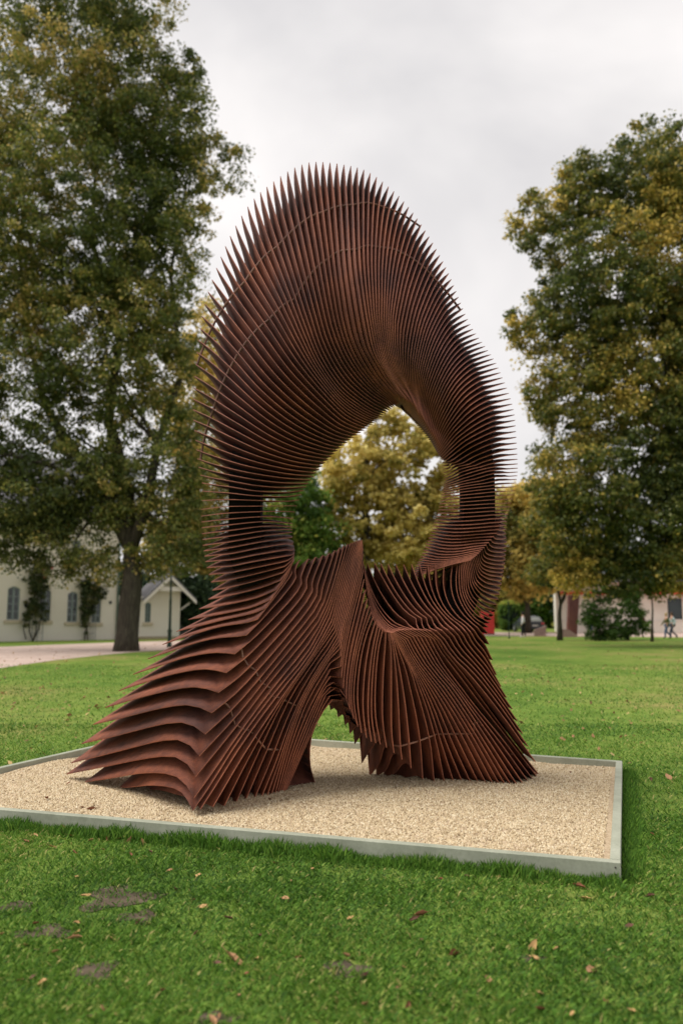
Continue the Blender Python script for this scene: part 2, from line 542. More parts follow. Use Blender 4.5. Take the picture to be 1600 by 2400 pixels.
# ------------------------------------------------------------------ the sculpture: a ring of weathering-steel plates
# Each key row: plate number, outline points (metres) from the inner tip to the outer tip along the side
# turned to the lawn, where the corners lie, how far the rear edge swings aside, how deep it reaches, and
# how far the inner tip widens.
PLATE_KEYS = [
    (-18, [(0.199, 7.5, 1.521), (0.244, 7.3, 1.596), (0.263, 7.08, 1.622), (0.188, 7.084, 1.414), (0.131, 7.09, 1.155), (0.108, 7.095, 0.862), (0.141, 7.1, 0.633), (0.097, 7.117, 0.758), (0.037, 7.13, 0.848), (-0.037, 7.14, 0.88), (-0.105, 7.149, 0.835), (-0.187, 7.168, 0.708), (-0.251, 7.185, 0.581), (-0.274, 7.2, 0.455), (-0.276, 7.394, 0.231), (-0.234, 7.546, 0.055), (-0.384, 7.42, 0.055), (-0.551, 7.349, 0.055)],
     {'I': 0, 'T': 1, 'K!': 2, 'D!': 6, 'F!': 15, 'O!': 17}, None, (-0.157, 0.0, 0.077), 1.0, 0.55, (0.0, 0.0, 0.0)),
    (-17, [(0.199, 7.5, 1.58), (0.233, 7.3, 1.646), (0.249, 7.08, 1.675), (0.191, 7.08, 1.488), (0.127, 7.08, 1.266), (0.089, 7.08, 1.009), (0.085, 7.08, 0.864), (0.104, 7.08, 0.704), (0.074, 7.096, 0.808), (0.022, 7.111, 0.893), (-0.045, 7.122, 0.922), (-0.112, 7.133, 0.88), (-0.191, 7.157, 0.731), (-0.319, 7.203, 0.44), (-0.488, 7.263, 0.055), (-0.568, 7.327, 0.049), (-0.683, 7.42, 0.055)],
     {'I': 0, 'T': 1, 'K!': 2, 'D!': 7, 'F!': 14, 'O!': 16}, None, (-0.17, 0.0, 0.095), 1.0, 0.55, (0.0, 0.0, 0.0)),
    (-16, [(0.199, 7.5, 1.64), (0.225, 7.3, 1.708), (0.23, 7.08, 1.735), (0.184, 7.076, 1.563), (0.135, 7.072, 1.377), (0.089, 7.068, 1.157), (0.067, 7.063, 0.938), (0.074, 7.06, 0.786), (0.048, 7.073, 0.865), (0, 7.087, 0.943), (-0.056, 7.096, 0.968), (-0.119, 7.107, 0.927), (-0.205, 7.136, 0.748), (-0.329, 7.183, 0.451), (-0.498, 7.246, 0.055), (-0.587, 7.323, 0.05), (-0.698, 7.42, 0.055)],
     {'I': 0, 'T': 1, 'K!': 2, 'D!': 7, 'F!': 14, 'O!': 16}, None, (-0.171, 0.0, 0.093), 1.0, 0.55, (0.0, 0.0, 0.0)),
    (-13, [(0.184, 7.5, 1.838), (0.195, 7.3, 1.948), (0.194, 7.1, 1.996), (0.147, 7.087, 1.787), (0.083, 7.071, 1.544), (0.026, 7.054, 1.267), (0, 7.04, 1.056), (-0.022, 7.045, 1.081), (-0.074, 7.053, 1.081), (-0.13, 7.067, 1.018), (-0.242, 7.104, 0.807), (-0.391, 7.164, 0.454), (-0.523, 7.229, 0.055), (-0.602, 7.279, 0.048), (-0.714, 7.349, 0.055)],
     {'I': 0, 'T': 1, 'K!': 2, 'D!': 6, 'F!': 12, 'O!': 14}, None, (-0.175, 0.0, 0.086), 1.0, 0.55, (0.0, 0.0, 0.0)),
    (-10, [(0.193, 7.5, 1.998), (0.2, 7.3, 2.124), (0.191, 7.1, 2.186), (0.144, 7.086, 1.976), (0.064, 7.064, 1.656), (0.011, 7.05, 1.452), (-0.011, 7.04, 1.305), (-0.048, 7.044, 1.283), (-0.141, 7.057, 1.157), (-0.316, 7.087, 0.863), (-0.463, 7.125, 0.46), (-0.574, 7.162, 0.055), (-0.634, 7.213, 0.055), (-0.756, 7.314, 0.055)],
     {'I': 0, 'T': 1, 'K!': 2, 'D!': 6, 'F!': 11, 'O!': 13}, None, (-0.176, 0.0, 0.084), 1.0, 0.55, (0.0, 0.0, 0.0)),
    (-7, [(0.201, 7.5, 2.118), (0.192, 7.3, 2.203), (0.183, 7.1, 2.259), (0.102, 7.084, 1.976), (0.019, 7.065, 1.656), (-0.037, 7.05, 1.389), (-0.075, 7.049, 1.323), (-0.223, 7.046, 1.103), (-0.405, 7.042, 0.76), (-0.566, 7.036, 0.332), (-0.679, 7.032, 0.055), (-0.752, 7.275, 0.052), (-0.812, 7.473, 0.055)],
     {'I': 0, 'T': 1, 'K!': 2, 'D': 5, 'F!': 10, 'O!': 12}, None, (-0.15, 0.0, 0.072), 1.0, 0.55, (0.0, 0.0, 0.0)),
    (-4, [(0.193, 7.5, 2.179), (0.176, 7.3, 2.23), (0.157, 7.1, 2.259), (0.061, 7.082, 1.976), (-0.019, 7.062, 1.675), (-0.064, 7.05, 1.485), (-0.115, 7.037, 1.408), (-0.259, 7.001, 1.204), (-0.474, 6.946, 0.896), (-0.68, 6.876, 0.482), (-0.87, 6.802, 0.055), (-0.961, 7.021, 0.054), (-1.043, 7.212, 0.055)],
     {'I': 0, 'T': 1, 'K!': 2, 'D': 5, 'F!': 10, 'O!': 12}, None, (-0.084, 0.0, 0.048), 1.0, 0.55, (0.0, 0.0, 0.0)),
    (-2, [(0.169, 7.5, 2.199), (0.149, 7.3, 2.238), (0.126, 7.1, 2.251), (0.03, 7.081, 1.976), (-0.041, 7.062, 1.712), (-0.086, 7.05, 1.541), (-0.137, 7.014, 1.445), (-0.263, 6.931, 1.237), (-0.498, 6.789, 0.911), (-0.757, 6.613, 0.525), (-0.996, 6.42, 0.119), (-1.138, 6.683, 0.102), (-1.348, 7.052, 0.089), (-1.539, 7.349, 0.055)],
     {'I': 0, 'T': 1, 'K!': 2, 'D': 5, 'F!': 10, 'O!': 13}, None, (-0.018, 0.0, 0.014), 1.0, 0.3, (0.0, 0.0, 0.0)),
    (0, [(0.129, 7.5, 2.199), (0.106, 7.3, 2.23), (0.084, 7.09, 2.235), (0, 7.074, 1.975), (-0.068, 7.06, 1.749), (-0.12, 7.05, 1.6), (-0.167, 7.012, 1.5), (-0.292, 6.92, 1.274), (-0.534, 6.781, 0.982), (-0.824, 6.59, 0.596), (-1.03, 6.425, 0.265), (-1.137, 6.34, 0.11), (-1.164, 6.378, 0.134), (-1.225, 6.467, 0.195), (-1.331, 6.563, 0.229), (-1.509, 6.7, 0.222), (-1.758, 7.062, 0.138), (-1.994, 7.386, 0.055)],
     {'I': 0, 'T': 1, 'K!': 2, 'D': 5, 'F!': 11, 'O!': 17}, None, (0.017, 0.0, -0.016), 1.0, 0.3, (0.0, 0.0, 0.0)),
    (2, [(0.06, 7.5, 2.199), (0.039, 7.3, 2.214), (0.023, 7.08, 2.211), (-0.038, 7.067, 1.975), (-0.094, 7.056, 1.787), (-0.135, 7.05, 1.674), (-0.179, 7.013, 1.574), (-0.33, 6.924, 1.364), (-0.571, 6.786, 1.069), (-0.83, 6.621, 0.725), (-1.014, 6.501, 0.494), (-1.134, 6.42, 0.347), (-1.15, 6.433, 0.35), (-1.173, 6.464, 0.373), (-1.215, 6.52, 0.417), (-1.279, 6.579, 0.447), (-1.362, 6.643, 0.46), (-1.509, 6.75, 0.438), (-1.747, 6.989, 0.368), (-2.127, 7.35, 0.247), (-2.594, 7.77, 0.103)],
     {'I': 0, 'T': 1, 'K!': 2, 'D': 5, 'F!': 11, 'O!': 20}, None, (0.03, 0.0, -0.036), 1.0, 0.3, (0.0, 0.0, 0.0)),
    (5, [(-0.08, 7.5, 2.159), (-0.098, 7.3, 2.152), (-0.106, 7.07, 2.142), (-0.17, 7.052, 1.974), (-0.21, 7.038, 1.842), (-0.214, 7.03, 1.767), (-0.261, 6.996, 1.681), (-0.403, 6.911, 1.491), (-0.643, 6.771, 1.2), (-0.871, 6.639, 0.951), (-1.042, 6.55, 0.815), (-1.076, 6.57, 0.818), (-1.136, 6.609, 0.844), (-1.186, 6.638, 0.858), (-1.256, 6.678, 0.863), (-1.386, 6.75, 0.847), (-1.551, 6.884, 0.807), (-1.956, 7.2, 0.689), (-2.338, 7.7, 0.57)],
     {'I': 0, 'T': 1, 'K!': 2, 'D': 5, 'F!': 10, 'O!': 18}, None, (0.028, 0.0, -0.038), 1.0, 0.3, (0.0, 0.0, 0.0)),
    (8, [(-0.289, 7.5, 2.11), (-0.293, 7.3, 2.101), (-0.295, 7.06, 2.088), (-0.332, 7.042, 1.992), (-0.353, 7.031, 1.928), (-0.349, 7.02, 1.868), (-0.409, 6.975, 1.766), (-0.584, 6.871, 1.564), (-0.753, 6.773, 1.387), (-0.884, 6.7, 1.274), (-0.964, 6.763, 1.278), (-1.087, 6.858, 1.277), (-1.339, 7.05, 1.231), (-1.666, 7.35, 1.131), (-1.952, 7.6, 1.041)],
     {'I': 0, 'T': 1, 'K!': 2, 'D': 5, 'F!': 9, 'O!': 14}, None, (0.027, 0.0, -0.04), 1.0, 0.3, (0.0, 0.0, 0.0)),
    (10, [(-0.436, 7.4, 2.104), (-0.428, 7.2, 2.086), (-0.427, 7.06, 2.061), (-0.445, 7.039, 2.011), (-0.436, 7.02, 1.961), (-0.477, 6.984, 1.889), (-0.588, 6.897, 1.728), (-0.711, 6.8, 1.557), (-0.8, 6.853, 1.531), (-1.038, 6.988, 1.497), (-1.325, 7.15, 1.42), (-1.673, 7.55, 1.319)],
     {'I': 0, 'T': 1, 'K!': 2, 'D': 4, 'F!': 7, 'O!': 11}, None, (0.022, 0.0, -0.033), 1.0, 0.3, (0.0, 0.0, 0.0)),
    (12, [(-0.449, 7.35, 2.108), (-0.44, 7.2, 2.09), (-0.437, 7.1, 2.06), (-0.472, 7, 1.96), (-0.537, 6.94, 1.839), (-0.608, 6.88, 1.724), (-0.768, 6.981, 1.664), (-0.973, 7.1, 1.62), (-1.199, 7.303, 1.583), (-1.428, 7.5, 1.551)],
     {'I': 0, 'T': 1, 'K': 2, 'D': 3, 'F!': 5, 'O!': 9}, None, (0.012, 0.0, -0.02), 0.9, 0.3, (0.0, 0.0, 0.0)),
    (15, [(-0.438, 7.35, 2.132), (-0.429, 7.2, 2.113), (-0.426, 7.1, 2.091), (-0.447, 7.02, 2.04), (-0.508, 6.98, 1.963), (-0.682, 7.03, 1.912), (-0.929, 7.1, 1.852), (-1.085, 7.304, 1.83), (-1.202, 7.45, 1.822)],
     {'I': 0, 'T': 1, 'K': 2, 'D': 3, 'F!': 4, 'O!': 8}, None, (0.011, 0.0, 0.079), 0.4, 0.4, (0.0, 0.0, 0.0)),
    (18, [(-0.433, 7.36, 2.181), (-0.43, 7.25, 2.156), (-0.437, 7.15, 2.135), (-0.453, 7.1, 2.123), (-0.491, 7.02, 2.11), (-0.771, 6.95, 2.055), (-0.981, 7.1, 2.026), (-1.111, 7.256, 2.029), (-1.253, 7.42, 2.03)],
     {'I': 0, 'T': 1, 'K': 2, 'D': 3, 'F': 4, 'O!': 8}, None, (0.011, 0.0, 0.095), 0, 0.4, (0.0, 0.0, 0.0)),
    (22, [(-0.455, 7.35, 2.354), (-0.554, 7.194, 2.326), (-0.686, 7.031, 2.29), (-0.977, 7.049, 2.24), (-1.127, 7.201, 2.237), (-1.289, 7.4, 2.236)],
     None, (0.01, 0.03, 0.06, 0.12), (-0.01, 0.0, 0.059), 0.0, 0.35, (0.0, 0.0, 0.0)),
    (25, [(-0.454, 7.35, 2.435), (-0.688, 7.032, 2.418), (-1.012, 7.07, 2.391), (-1.303, 7.4, 2.403)],
     None, (0.02, 0.05, 0.1, 0.18), (-0.001, 0.0, 0.024), 0.0, 0.35, (0.0, 0.0, 0.0)),
    (28, [(-0.417, 7.35, 2.603), (-0.697, 7.009, 2.554), (-1.022, 7.082, 2.56), (-1.312, 7.4, 2.576)],
     None, (0.03, 0.08, 0.13, 0.22), (0.0, 0.0, 0.0), 0.0, 0.35, (0.0, 0.0, 0.0)),
    (30, [(-0.372, 7.35, 2.711), (-0.506, 7.165, 2.664), (-0.782, 6.975, 2.644), (-0.988, 7.069, 2.68), (-1.306, 7.4, 2.749)],
     None, (0.1, 0.2, 0.3, 0.45), (-0.0, 0.0, -0.024), 0.0, 0.35, (0.0, 0.0, 0.0)),
    (34, [(-0.284, 7.35, 2.848), (-0.549, 7.067, 2.822), (-0.834, 6.983, 2.854), (-1.161, 7.201, 2.967), (-1.359, 7.4, 3.059)],
     None, (0.1, 0.2, 0.3, 0.45), (-0.014, 0.0, -0.08), 0.0, 0.6, (0.0, 0.0, 0.0)),
    (40, [(-0.122, 7.35, 3.042), (-0.407, 7.108, 3.057), (-0.644, 6.985, 3.131), (-0.946, 7.037, 3.318), (-1.23, 7.244, 3.519), (-1.414, 7.4, 3.64)],
     None, (0.1, 0.2, 0.3, 0.45), (-0.063, 0.0, -0.151), 0.0, 0.6, (0.0, 0.0, 0.0)),
    (46, [(0.055, 7.35, 3.206), (-0.112, 7.232, 3.231), (-0.405, 7.044, 3.353), (-0.697, 6.976, 3.579), (-1.019, 7.128, 3.963), (-1.244, 7.305, 4.22), (-1.367, 7.4, 4.342)],
     None, (0.1, 0.2, 0.3, 0.45), (-0.127, 0.0, -0.171), 0.0, 0.6, (0.0, 0.0, 0.0)),
    (53, [(0.269, 7.35, 3.361), (0.212, 7.318, 3.373), (0.039, 7.215, 3.439), (-0.16, 7.084, 3.604), (-0.406, 6.982, 3.884), (-0.618, 7.003, 4.231), (-0.825, 7.122, 4.58), (-0.969, 7.241, 4.841), (-1.136, 7.4, 5.175)],
     None, (0.1, 0.2, 0.3, 0.45), (-0.196, 0.0, -0.163), 0.0, 0.6, (0.0, 0.0, 0.0)),
    (59, [(0.382, 7.35, 3.454), (0.273, 7.293, 3.487), (0.159, 7.231, 3.542), (-0.011, 7.135, 3.655), (-0.209, 7.02, 3.917), (-0.333, 6.975, 4.22), (-0.452, 7.009, 4.585), (-0.563, 7.105, 4.946), (-0.663, 7.221, 5.276), (-0.8, 7.4, 5.736)],
     None, (0.1, 0.2, 0.3, 0.45), (-0.266, 0.0, -0.15), 0.0, 0.6, (0.0, 0.0, 0.0)),
    (67, [(0.512, 7.35, 3.563), (0.469, 7.32, 3.602), (0.333, 7.24, 3.685), (0.158, 7.125, 3.859), (0.059, 7.054, 4.016), (-0.016, 6.997, 4.229), (-0.081, 6.979, 4.604), (-0.155, 7.115, 5.254), (-0.193, 7.241, 5.624), (-0.253, 7.4, 6.058)],
     None, (0.1, 0.2, 0.3, 0.45), (-0.327, 0.0, -0.111), 0.0, 0.6, (0.0, 0.0, 0.0)),
    (73, [(0.557, 7.4, 3.601), (0.578, 7.02, 3.532), (0.508, 7, 3.606), (0.407, 6.928, 3.736), (0.297, 6.85, 3.911), (0.238, 6.791, 4.151), (0.205, 6.781, 4.367), (0.173, 6.834, 4.695), (0.163, 7.162, 5.509), (0.158, 7.4, 5.998)],
     None, (0.1, 0.2, 0.3, 0.45), (-0.357, 0.0, -0.067), 0.0, 0.6, (0.058, 0.0, -0.021)),
    (79, [(0.562, 7.5, 3.595), (0.593, 7, 3.523), (0.569, 7.02, 3.571), (0.496, 6.957, 3.674), (0.404, 6.86, 3.875), (0.359, 6.795, 4.153), (0.361, 6.801, 4.375), (0.376, 6.915, 4.784), (0.441, 7.183, 5.344), (0.518, 7.4, 5.747)],
     None, (0.1, 0.2, 0.3, 0.45), (-0.373, 0.0, -0.01), 0.0, 0.6, (0.099, 0.0, -0.034)),
    (85, [(0.587, 7.55, 3.573), (0.626, 6.98, 3.503), (0.603, 7.02, 3.581), (0.544, 6.94, 3.699), (0.49, 6.848, 3.871), (0.475, 6.792, 4.151), (0.513, 6.831, 4.387), (0.563, 6.933, 4.636), (0.68, 7.187, 5.072), (0.785, 7.4, 5.4)],
     None, (0.1, 0.2, 0.3, 0.45), (-0.364, 0.0, 0.04), 0.0, 0.6, (0.125, 0.0, -0.035)),
    (92, [(0.633, 7.6, 3.542), (0.661, 6.97, 3.461), (0.648, 7.02, 3.571), (0.628, 6.917, 3.692), (0.633, 6.816, 3.86), (0.695, 6.824, 4.164), (0.743, 6.895, 4.311), (0.861, 7.114, 4.619), (1.018, 7.4, 4.957)],
     None, (0.1, 0.2, 0.3, 0.45), (-0.288, 0.0, 0.081), 0.0, 0.6, (0.132, 0.0, -0.034)),
    (102, [(0.711, 7.6, 3.455), (0.73, 6.97, 3.351), (0.747, 7.02, 3.48), (0.777, 6.847, 3.621), (0.874, 6.823, 3.862), (1.042, 7.084, 4.151), (1.243, 7.4, 4.38)],
     None, (0.1, 0.2, 0.3, 0.45), (-0.164, 0.0, 0.097), 0.0, 0.6, (0.132, 0.0, -0.038)),
    (112, [(0.857, 7.6, 3.27), (0.84, 6.98, 3.17), (0.867, 7.02, 3.249), (0.911, 6.871, 3.351), (1.009, 6.795, 3.513), (1.194, 6.968, 3.708), (1.503, 7.4, 3.946)],
     None, (0.1, 0.2, 0.3, 0.45), (-0.086, 0.0, 0.084), 0.0, 0.6, (0.115, 0.0, -0.034)),
    (122, [(0.956, 7.5, 3.097), (0.93, 7.05, 3), (1.015, 7.03, 3.073), (1.104, 6.845, 3.122), (1.291, 6.861, 3.223), (1.649, 7.4, 3.431)],
     None, (0.1, 0.2, 0.3, 0.45), (-0.028, 0.0, 0.06), 0.0, 0.6, (0.073, 0.0, -0.021)),
    (130, [(0.958, 7.35, 2.822), (1.011, 7.247, 2.83), (1.091, 7.113, 2.847), (1.225, 7.025, 2.879), (1.386, 7.1, 2.925), (1.661, 7.4, 3.009)],
     None, (0.3, 0.42, 0.52, 0.65), (-0.007, 0.0, 0.032), 0.0, 0.35, (0.0, 0.0, 0.0)),
    (136, [(0.931, 7.35, 2.703), (1.077, 7.104, 2.693), (1.327, 7.07, 2.718), (1.635, 7.4, 2.791)],
     None, (0.55, 0.65, 0.75, 0.85), (-0.001, 0.0, 0.012), 0.0, 0.35, (0.0, 0.0, 0.0)),
    (141, [(0.898, 7.35, 2.563), (1.078, 7.064, 2.532), (1.33, 7.111, 2.554), (1.578, 7.4, 2.6)],
     None, (0.75, 0.82, 0.88, 0.94), (-0.0, 0.0, 0.012), 0.0, 0.35, (0.0, 0.0, 0.0)),
    (146, [(0.854, 7.42, 2.422), (0.998, 7.217, 2.374), (1.158, 6.98, 2.353), (1.31, 7.024, 2.371), (1.402, 7.05, 2.379), (1.447, 7.175, 2.395), (1.492, 7.3, 2.412), (1.519, 7.358, 2.418), (1.539, 7.4, 2.423)],
     {'I': 0, 'T': 4, 'K': 5, 'D': 6, 'F': 7, 'O!': 8}, None, (0.001, 0.0, 0.044), 0, 0.35, (0.0, 0.0, 0.0)),
    (150, [(0.813, 7.44, 2.312), (0.941, 7.325, 2.262), (1.065, 7.214, 2.248), (1.202, 7.087, 2.253), (1.313, 6.98, 2.25), (1.324, 6.99, 2.232), (1.345, 7, 2.223), (1.395, 7.107, 2.227), (1.437, 7.194, 2.234), (1.488, 7.3, 2.248), (1.537, 7.4, 2.264), (1.538, 7.409, 2.263), (1.538, 7.42, 2.262), (1.537, 7.43, 2.261)],
     {'I': 0, 'T!': 4, 'K': 8, 'D': 10, 'F': 12, 'O!': 13}, None, (0.002, 0.0, 0.068), 0, 0.35, (0.0, 0.0, 0.0)),
    (153, [(0.779, 7.46, 2.229), (0.91, 7.327, 2.175), (1.041, 7.195, 2.162), (1.159, 7.07, 2.174), (1.25, 6.97, 2.182), (1.265, 7, 2.142), (1.294, 7.023, 2.122), (1.338, 7.05, 2.113), (1.399, 7.168, 2.115), (1.461, 7.284, 2.124), (1.525, 7.4, 2.141), (1.525, 7.409, 2.139), (1.524, 7.42, 2.136), (1.521, 7.43, 2.135)],
     {'I': 0, 'T!': 4, 'K': 8, 'D': 10, 'F': 12, 'O!': 13}, None, (0.002, 0.0, 0.08), 0, 0.35, (0.0, 0.0, 0.0)),
    (156, [(0.744, 7.48, 2.141), (0.862, 7.357, 2.102), (0.994, 7.218, 2.097), (1.12, 7.077, 2.116), (1.204, 6.98, 2.131), (1.221, 7.009, 2.064), (1.255, 7.029, 2.029), (1.306, 7.05, 2.01), (1.364, 7.154, 2.009), (1.438, 7.282, 2.012), (1.508, 7.4, 2.023), (1.509, 7.413, 2.019), (1.508, 7.43, 2.016), (1.504, 7.45, 2.015)],
     {'I': 0, 'T!': 4, 'K': 8, 'D': 10, 'F': 12, 'O!': 13}, None, (0.002, 0.0, 0.088), 0, 0.35, (0.0, 0.0, 0.0)),
    (159, [(0.699, 7.5, 2.06), (0.859, 7.338, 2.05), (0.99, 7.197, 2.066), (1.083, 7.094, 2.079), (1.163, 7, 2.096), (1.19, 7.019, 2.016), (1.22, 7.034, 1.955), (1.285, 7.05, 1.914), (1.357, 7.181, 1.907), (1.431, 7.309, 1.906), (1.485, 7.4, 1.913), (1.487, 7.418, 1.909), (1.487, 7.44, 1.904), (1.481, 7.46, 1.902)],
     {'I': 0, 'T!': 4, 'K': 8, 'D': 10, 'F': 12, 'O!': 13}, None, (-0.006, 0.0, 0.088), 0, 0.35, (0.0, 0.0, 0.0)),
    (162, [(0.661, 7.55, 1.976), (0.814, 7.393, 2.008), (0.991, 7.201, 2.047), (1.133, 7.04, 2.072), (1.154, 7.048, 1.975), (1.171, 7.054, 1.889), (1.219, 7.06, 1.827), (1.322, 7.218, 1.791), (1.402, 7.327, 1.781), (1.457, 7.4, 1.782), (1.46, 7.421, 1.778), (1.46, 7.45, 1.774), (1.456, 7.48, 1.772)],
     {'I': 0, 'T!': 3, 'K': 7, 'D': 9, 'F': 11, 'O!': 12}, None, (-0.014, 0.0, 0.08), 0, 0.35, (0.0, 0.0, 0.0)),
    (166, [(0.623, 7.6, 1.875), (0.731, 7.478, 1.947), (0.912, 7.285, 2.022), (1.084, 7.1, 2.07), (1.103, 7.1, 1.948), (1.106, 7.1, 1.833), (1.142, 7.1, 1.737), (1.222, 7.12, 1.655), (1.336, 7.319, 1.611), (1.401, 7.42, 1.597), (1.401, 7.452, 1.588), (1.394, 7.5, 1.583), (1.378, 7.55, 1.588)],
     {'I': 0, 'T!': 3, 'K': 7, 'D': 9, 'F': 11, 'O!': 12}, None, (-0.023, 0.0, 0.064), 0.3, 0.3, (0.0, 0.0, 0.0)),
    (170, [(1.02, 7.65, 1.802), (1.029, 7.465, 1.916), (1.049, 7.2, 2.067), (1.029, 7.185, 1.924), (1.039, 7.169, 1.778), (1.092, 7.153, 1.649), (1.164, 7.14, 1.555), (1.22, 7.14, 1.51), (1.279, 7.266, 1.478), (1.344, 7.42, 1.428), (1.309, 7.487, 1.435), (1.249, 7.6, 1.448), (1.225, 7.7, 1.499)],
     {'I': 0, 'T!': 2, 'K': 7, 'D!': 9, 'F!': 11, 'O!': 12}, None, (0.0, 0.0, 0.0), 1.0, 0.3, (0.0, 0.0, 0.0)),
    (173, [(0.896, 7.65, 1.721), (0.847, 7.479, 1.877), (0.858, 7.28, 2.052), (0.859, 7.241, 1.847), (0.916, 7.207, 1.68), (1.008, 7.178, 1.566), (1.083, 7.16, 1.513), (1.139, 7.12, 1.447), (1.2, 7.198, 1.362), (1.29, 7.293, 1.268), (1.429, 7.48, 1.046), (1.395, 7.57, 1.066), (1.36, 7.7, 1.117), (1.317, 7.8, 1.192)],
     {'I': 0, 'T!': 2, 'K': 7, 'D!': 10, 'F!': 12, 'O!': 13}, None, (0.0, 0.0, 0.0), 1.0, 0.3, (0.0, 0.0, 0.0)),
    (176, [(0.712, 7.65, 1.681), (0.647, 7.477, 1.877), (0.643, 7.32, 2.055), (0.692, 7.286, 1.908), (0.783, 7.238, 1.715), (0.894, 7.195, 1.569), (0.933, 7.18, 1.517), (0.986, 7.1, 1.466), (1.035, 7.132, 1.416), (1.077, 7.171, 1.344), (1.144, 7.219, 1.263), (1.291, 7.316, 1.103), (1.575, 7.52, 0.733), (1.55, 7.629, 0.748), (1.521, 7.8, 0.789), (1.452, 7.9, 0.9)],
     {'I': 0, 'T!': 2, 'K': 7, 'D!': 12, 'F!': 14, 'O!': 15}, None, (0.0, 0.0, 0.0), 1.0, 0.3, (0.0, 0.0, 0.0)),
    (180, [(0.407, 7.65, 1.681), (0.36, 7.488, 1.897), (0.363, 7.36, 2.065), (0.416, 7.325, 1.95), (0.52, 7.266, 1.764), (0.633, 7.214, 1.622), (0.735, 7.176, 1.54), (0.702, 7.16, 1.495), (0.79, 7.1, 1.454), (0.845, 7.122, 1.417), (0.9, 7.152, 1.345), (0.984, 7.199, 1.227), (1.116, 7.259, 1.1), (1.291, 7.344, 0.9), (1.503, 7.451, 0.635), (1.791, 7.6, 0.246), (1.775, 7.731, 0.262), (1.746, 7.9, 0.276), (1.637, 7.95, 0.449)],
     {'I': 0, 'T!': 2, 'K': 8, 'D!': 15, 'F!': 17, 'O!': 18}, None, (0.0, 0.0, 0.0), 1.0, 0.3, (0.0, 0.0, 0.0)),
    (181, [(0.358, 7.65, 1.681), (0.304, 7.486, 1.909), (0.304, 7.37, 2.07), (0.372, 7.33, 1.945), (0.471, 7.272, 1.769), (0.575, 7.22, 1.627), (0.687, 7.177, 1.537), (0.653, 7.16, 1.491), (0.745, 7.1, 1.458), (0.805, 7.135, 1.424), (0.862, 7.176, 1.363), (0.941, 7.248, 1.243), (1.059, 7.334, 1.113), (1.222, 7.457, 0.913), (1.433, 7.617, 0.644), (1.651, 7.775, 0.372), (1.912, 7.955, 0.055), (1.849, 7.928, 0.1), (1.783, 7.9, 0.145), (1.657, 7.95, 0.388)],
     {'I': 0, 'T!': 2, 'K': 8, 'D!': 16, 'F!': 18, 'O!': 19}, None, (0.0, 0.0, 0.0), 1.0, 0.3, (0.0, 0.0, 0.0)),
    (183, [(0.269, 7.65, 1.681), (0.192, 7.482, 1.917), (0.202, 7.38, 2.063), (0.232, 7.338, 1.93), (0.289, 7.287, 1.78), (0.37, 7.235, 1.642), (0.473, 7.185, 1.53), (0.569, 7.15, 1.487), (0.657, 7.08, 1.466), (0.723, 7.106, 1.443), (0.786, 7.139, 1.383), (0.847, 7.189, 1.265), (0.928, 7.245, 1.138), (1.054, 7.32, 0.978), (1.203, 7.407, 0.788), (1.468, 7.551, 0.476), (1.802, 7.735, 0.055), (1.731, 7.955, 0.055), (1.667, 8.144, 0.055), (1.511, 7.95, 0.368)],
     {'I': 0, 'T!': 2, 'K': 8, 'D!': 16, 'F!': 18, 'O!': 19}, None, (0.0, 0.0, 0.0), 1.0, 0.3, (0.0, 0.0, 0.0)),
    (186, [(0.275, 7.6, 1.6), (0.212, 7.36, 1.951), (0.252, 7.286, 1.785), (0.332, 7.19, 1.589), (0.434, 7.12, 1.476), (0.541, 7.04, 1.467), (0.61, 7.059, 1.452), (0.675, 7.084, 1.388), (0.733, 7.116, 1.283), (0.83, 7.165, 1.132), (0.987, 7.228, 0.952), (1.146, 7.3, 0.729), (1.347, 7.392, 0.436), (1.6, 7.51, 0.055), (1.541, 7.833, 0.055), (1.462, 8.058, 0.055), (1.324, 7.95, 0.328)],
     {'I': 0, 'T': 1, 'K': 5, 'D!': 13, 'F!': 15, 'O!': 16}, None, (0.0, 0.0, 0.0), 1.0, 0.3, (0.0, 0.0, 0.0)),
    (190, [(0.282, 7.6, 1.56), (0.227, 7.34, 1.814), (0.281, 7.233, 1.638), (0.348, 7.141, 1.502), (0.395, 7.1, 1.454), (0.452, 7, 1.446), (0.487, 7.012, 1.438), (0.536, 7.032, 1.404), (0.586, 7.065, 1.318), (0.653, 7.11, 1.202), (0.735, 7.154, 1.096), (0.865, 7.223, 0.931), (0.989, 7.293, 0.752), (1.143, 7.387, 0.5), (1.39, 7.546, 0.055), (1.291, 7.794, 0.055), (1.16, 7.996, 0.055), (1.054, 7.95, 0.288)],
     {'I': 0, 'T': 1, 'K': 5, 'D!': 14, 'F!': 16, 'O!': 17}, None, (0.0, 0.0, 0.0), 1.0, 0.3, (0.0, 0.0, 0.0)),
    (194, [(0.29, 7.6, 1.52), (0.238, 7.33, 1.736), (0.298, 7.187, 1.57), (0.368, 7.08, 1.466), (0.438, 7, 1.442), (0.483, 7.033, 1.376), (0.537, 7.077, 1.28), (0.608, 7.131, 1.164), (0.678, 7.182, 1.057), (0.75, 7.239, 0.928), (0.834, 7.316, 0.749), (0.942, 7.431, 0.465), (1.117, 7.597, 0.055), (0.981, 7.735, 0.055), (0.838, 7.893, 0.055), (0.855, 7.913, 0.194), (0.871, 7.95, 0.469)],
     {'I': 0, 'T': 1, 'K': 4, 'D!': 12, 'F!': 14, 'O!': 16}, None, (0.0, 0.0, 0.0), 1.0, 0.3, (0.0, 0.0, 0.0)),
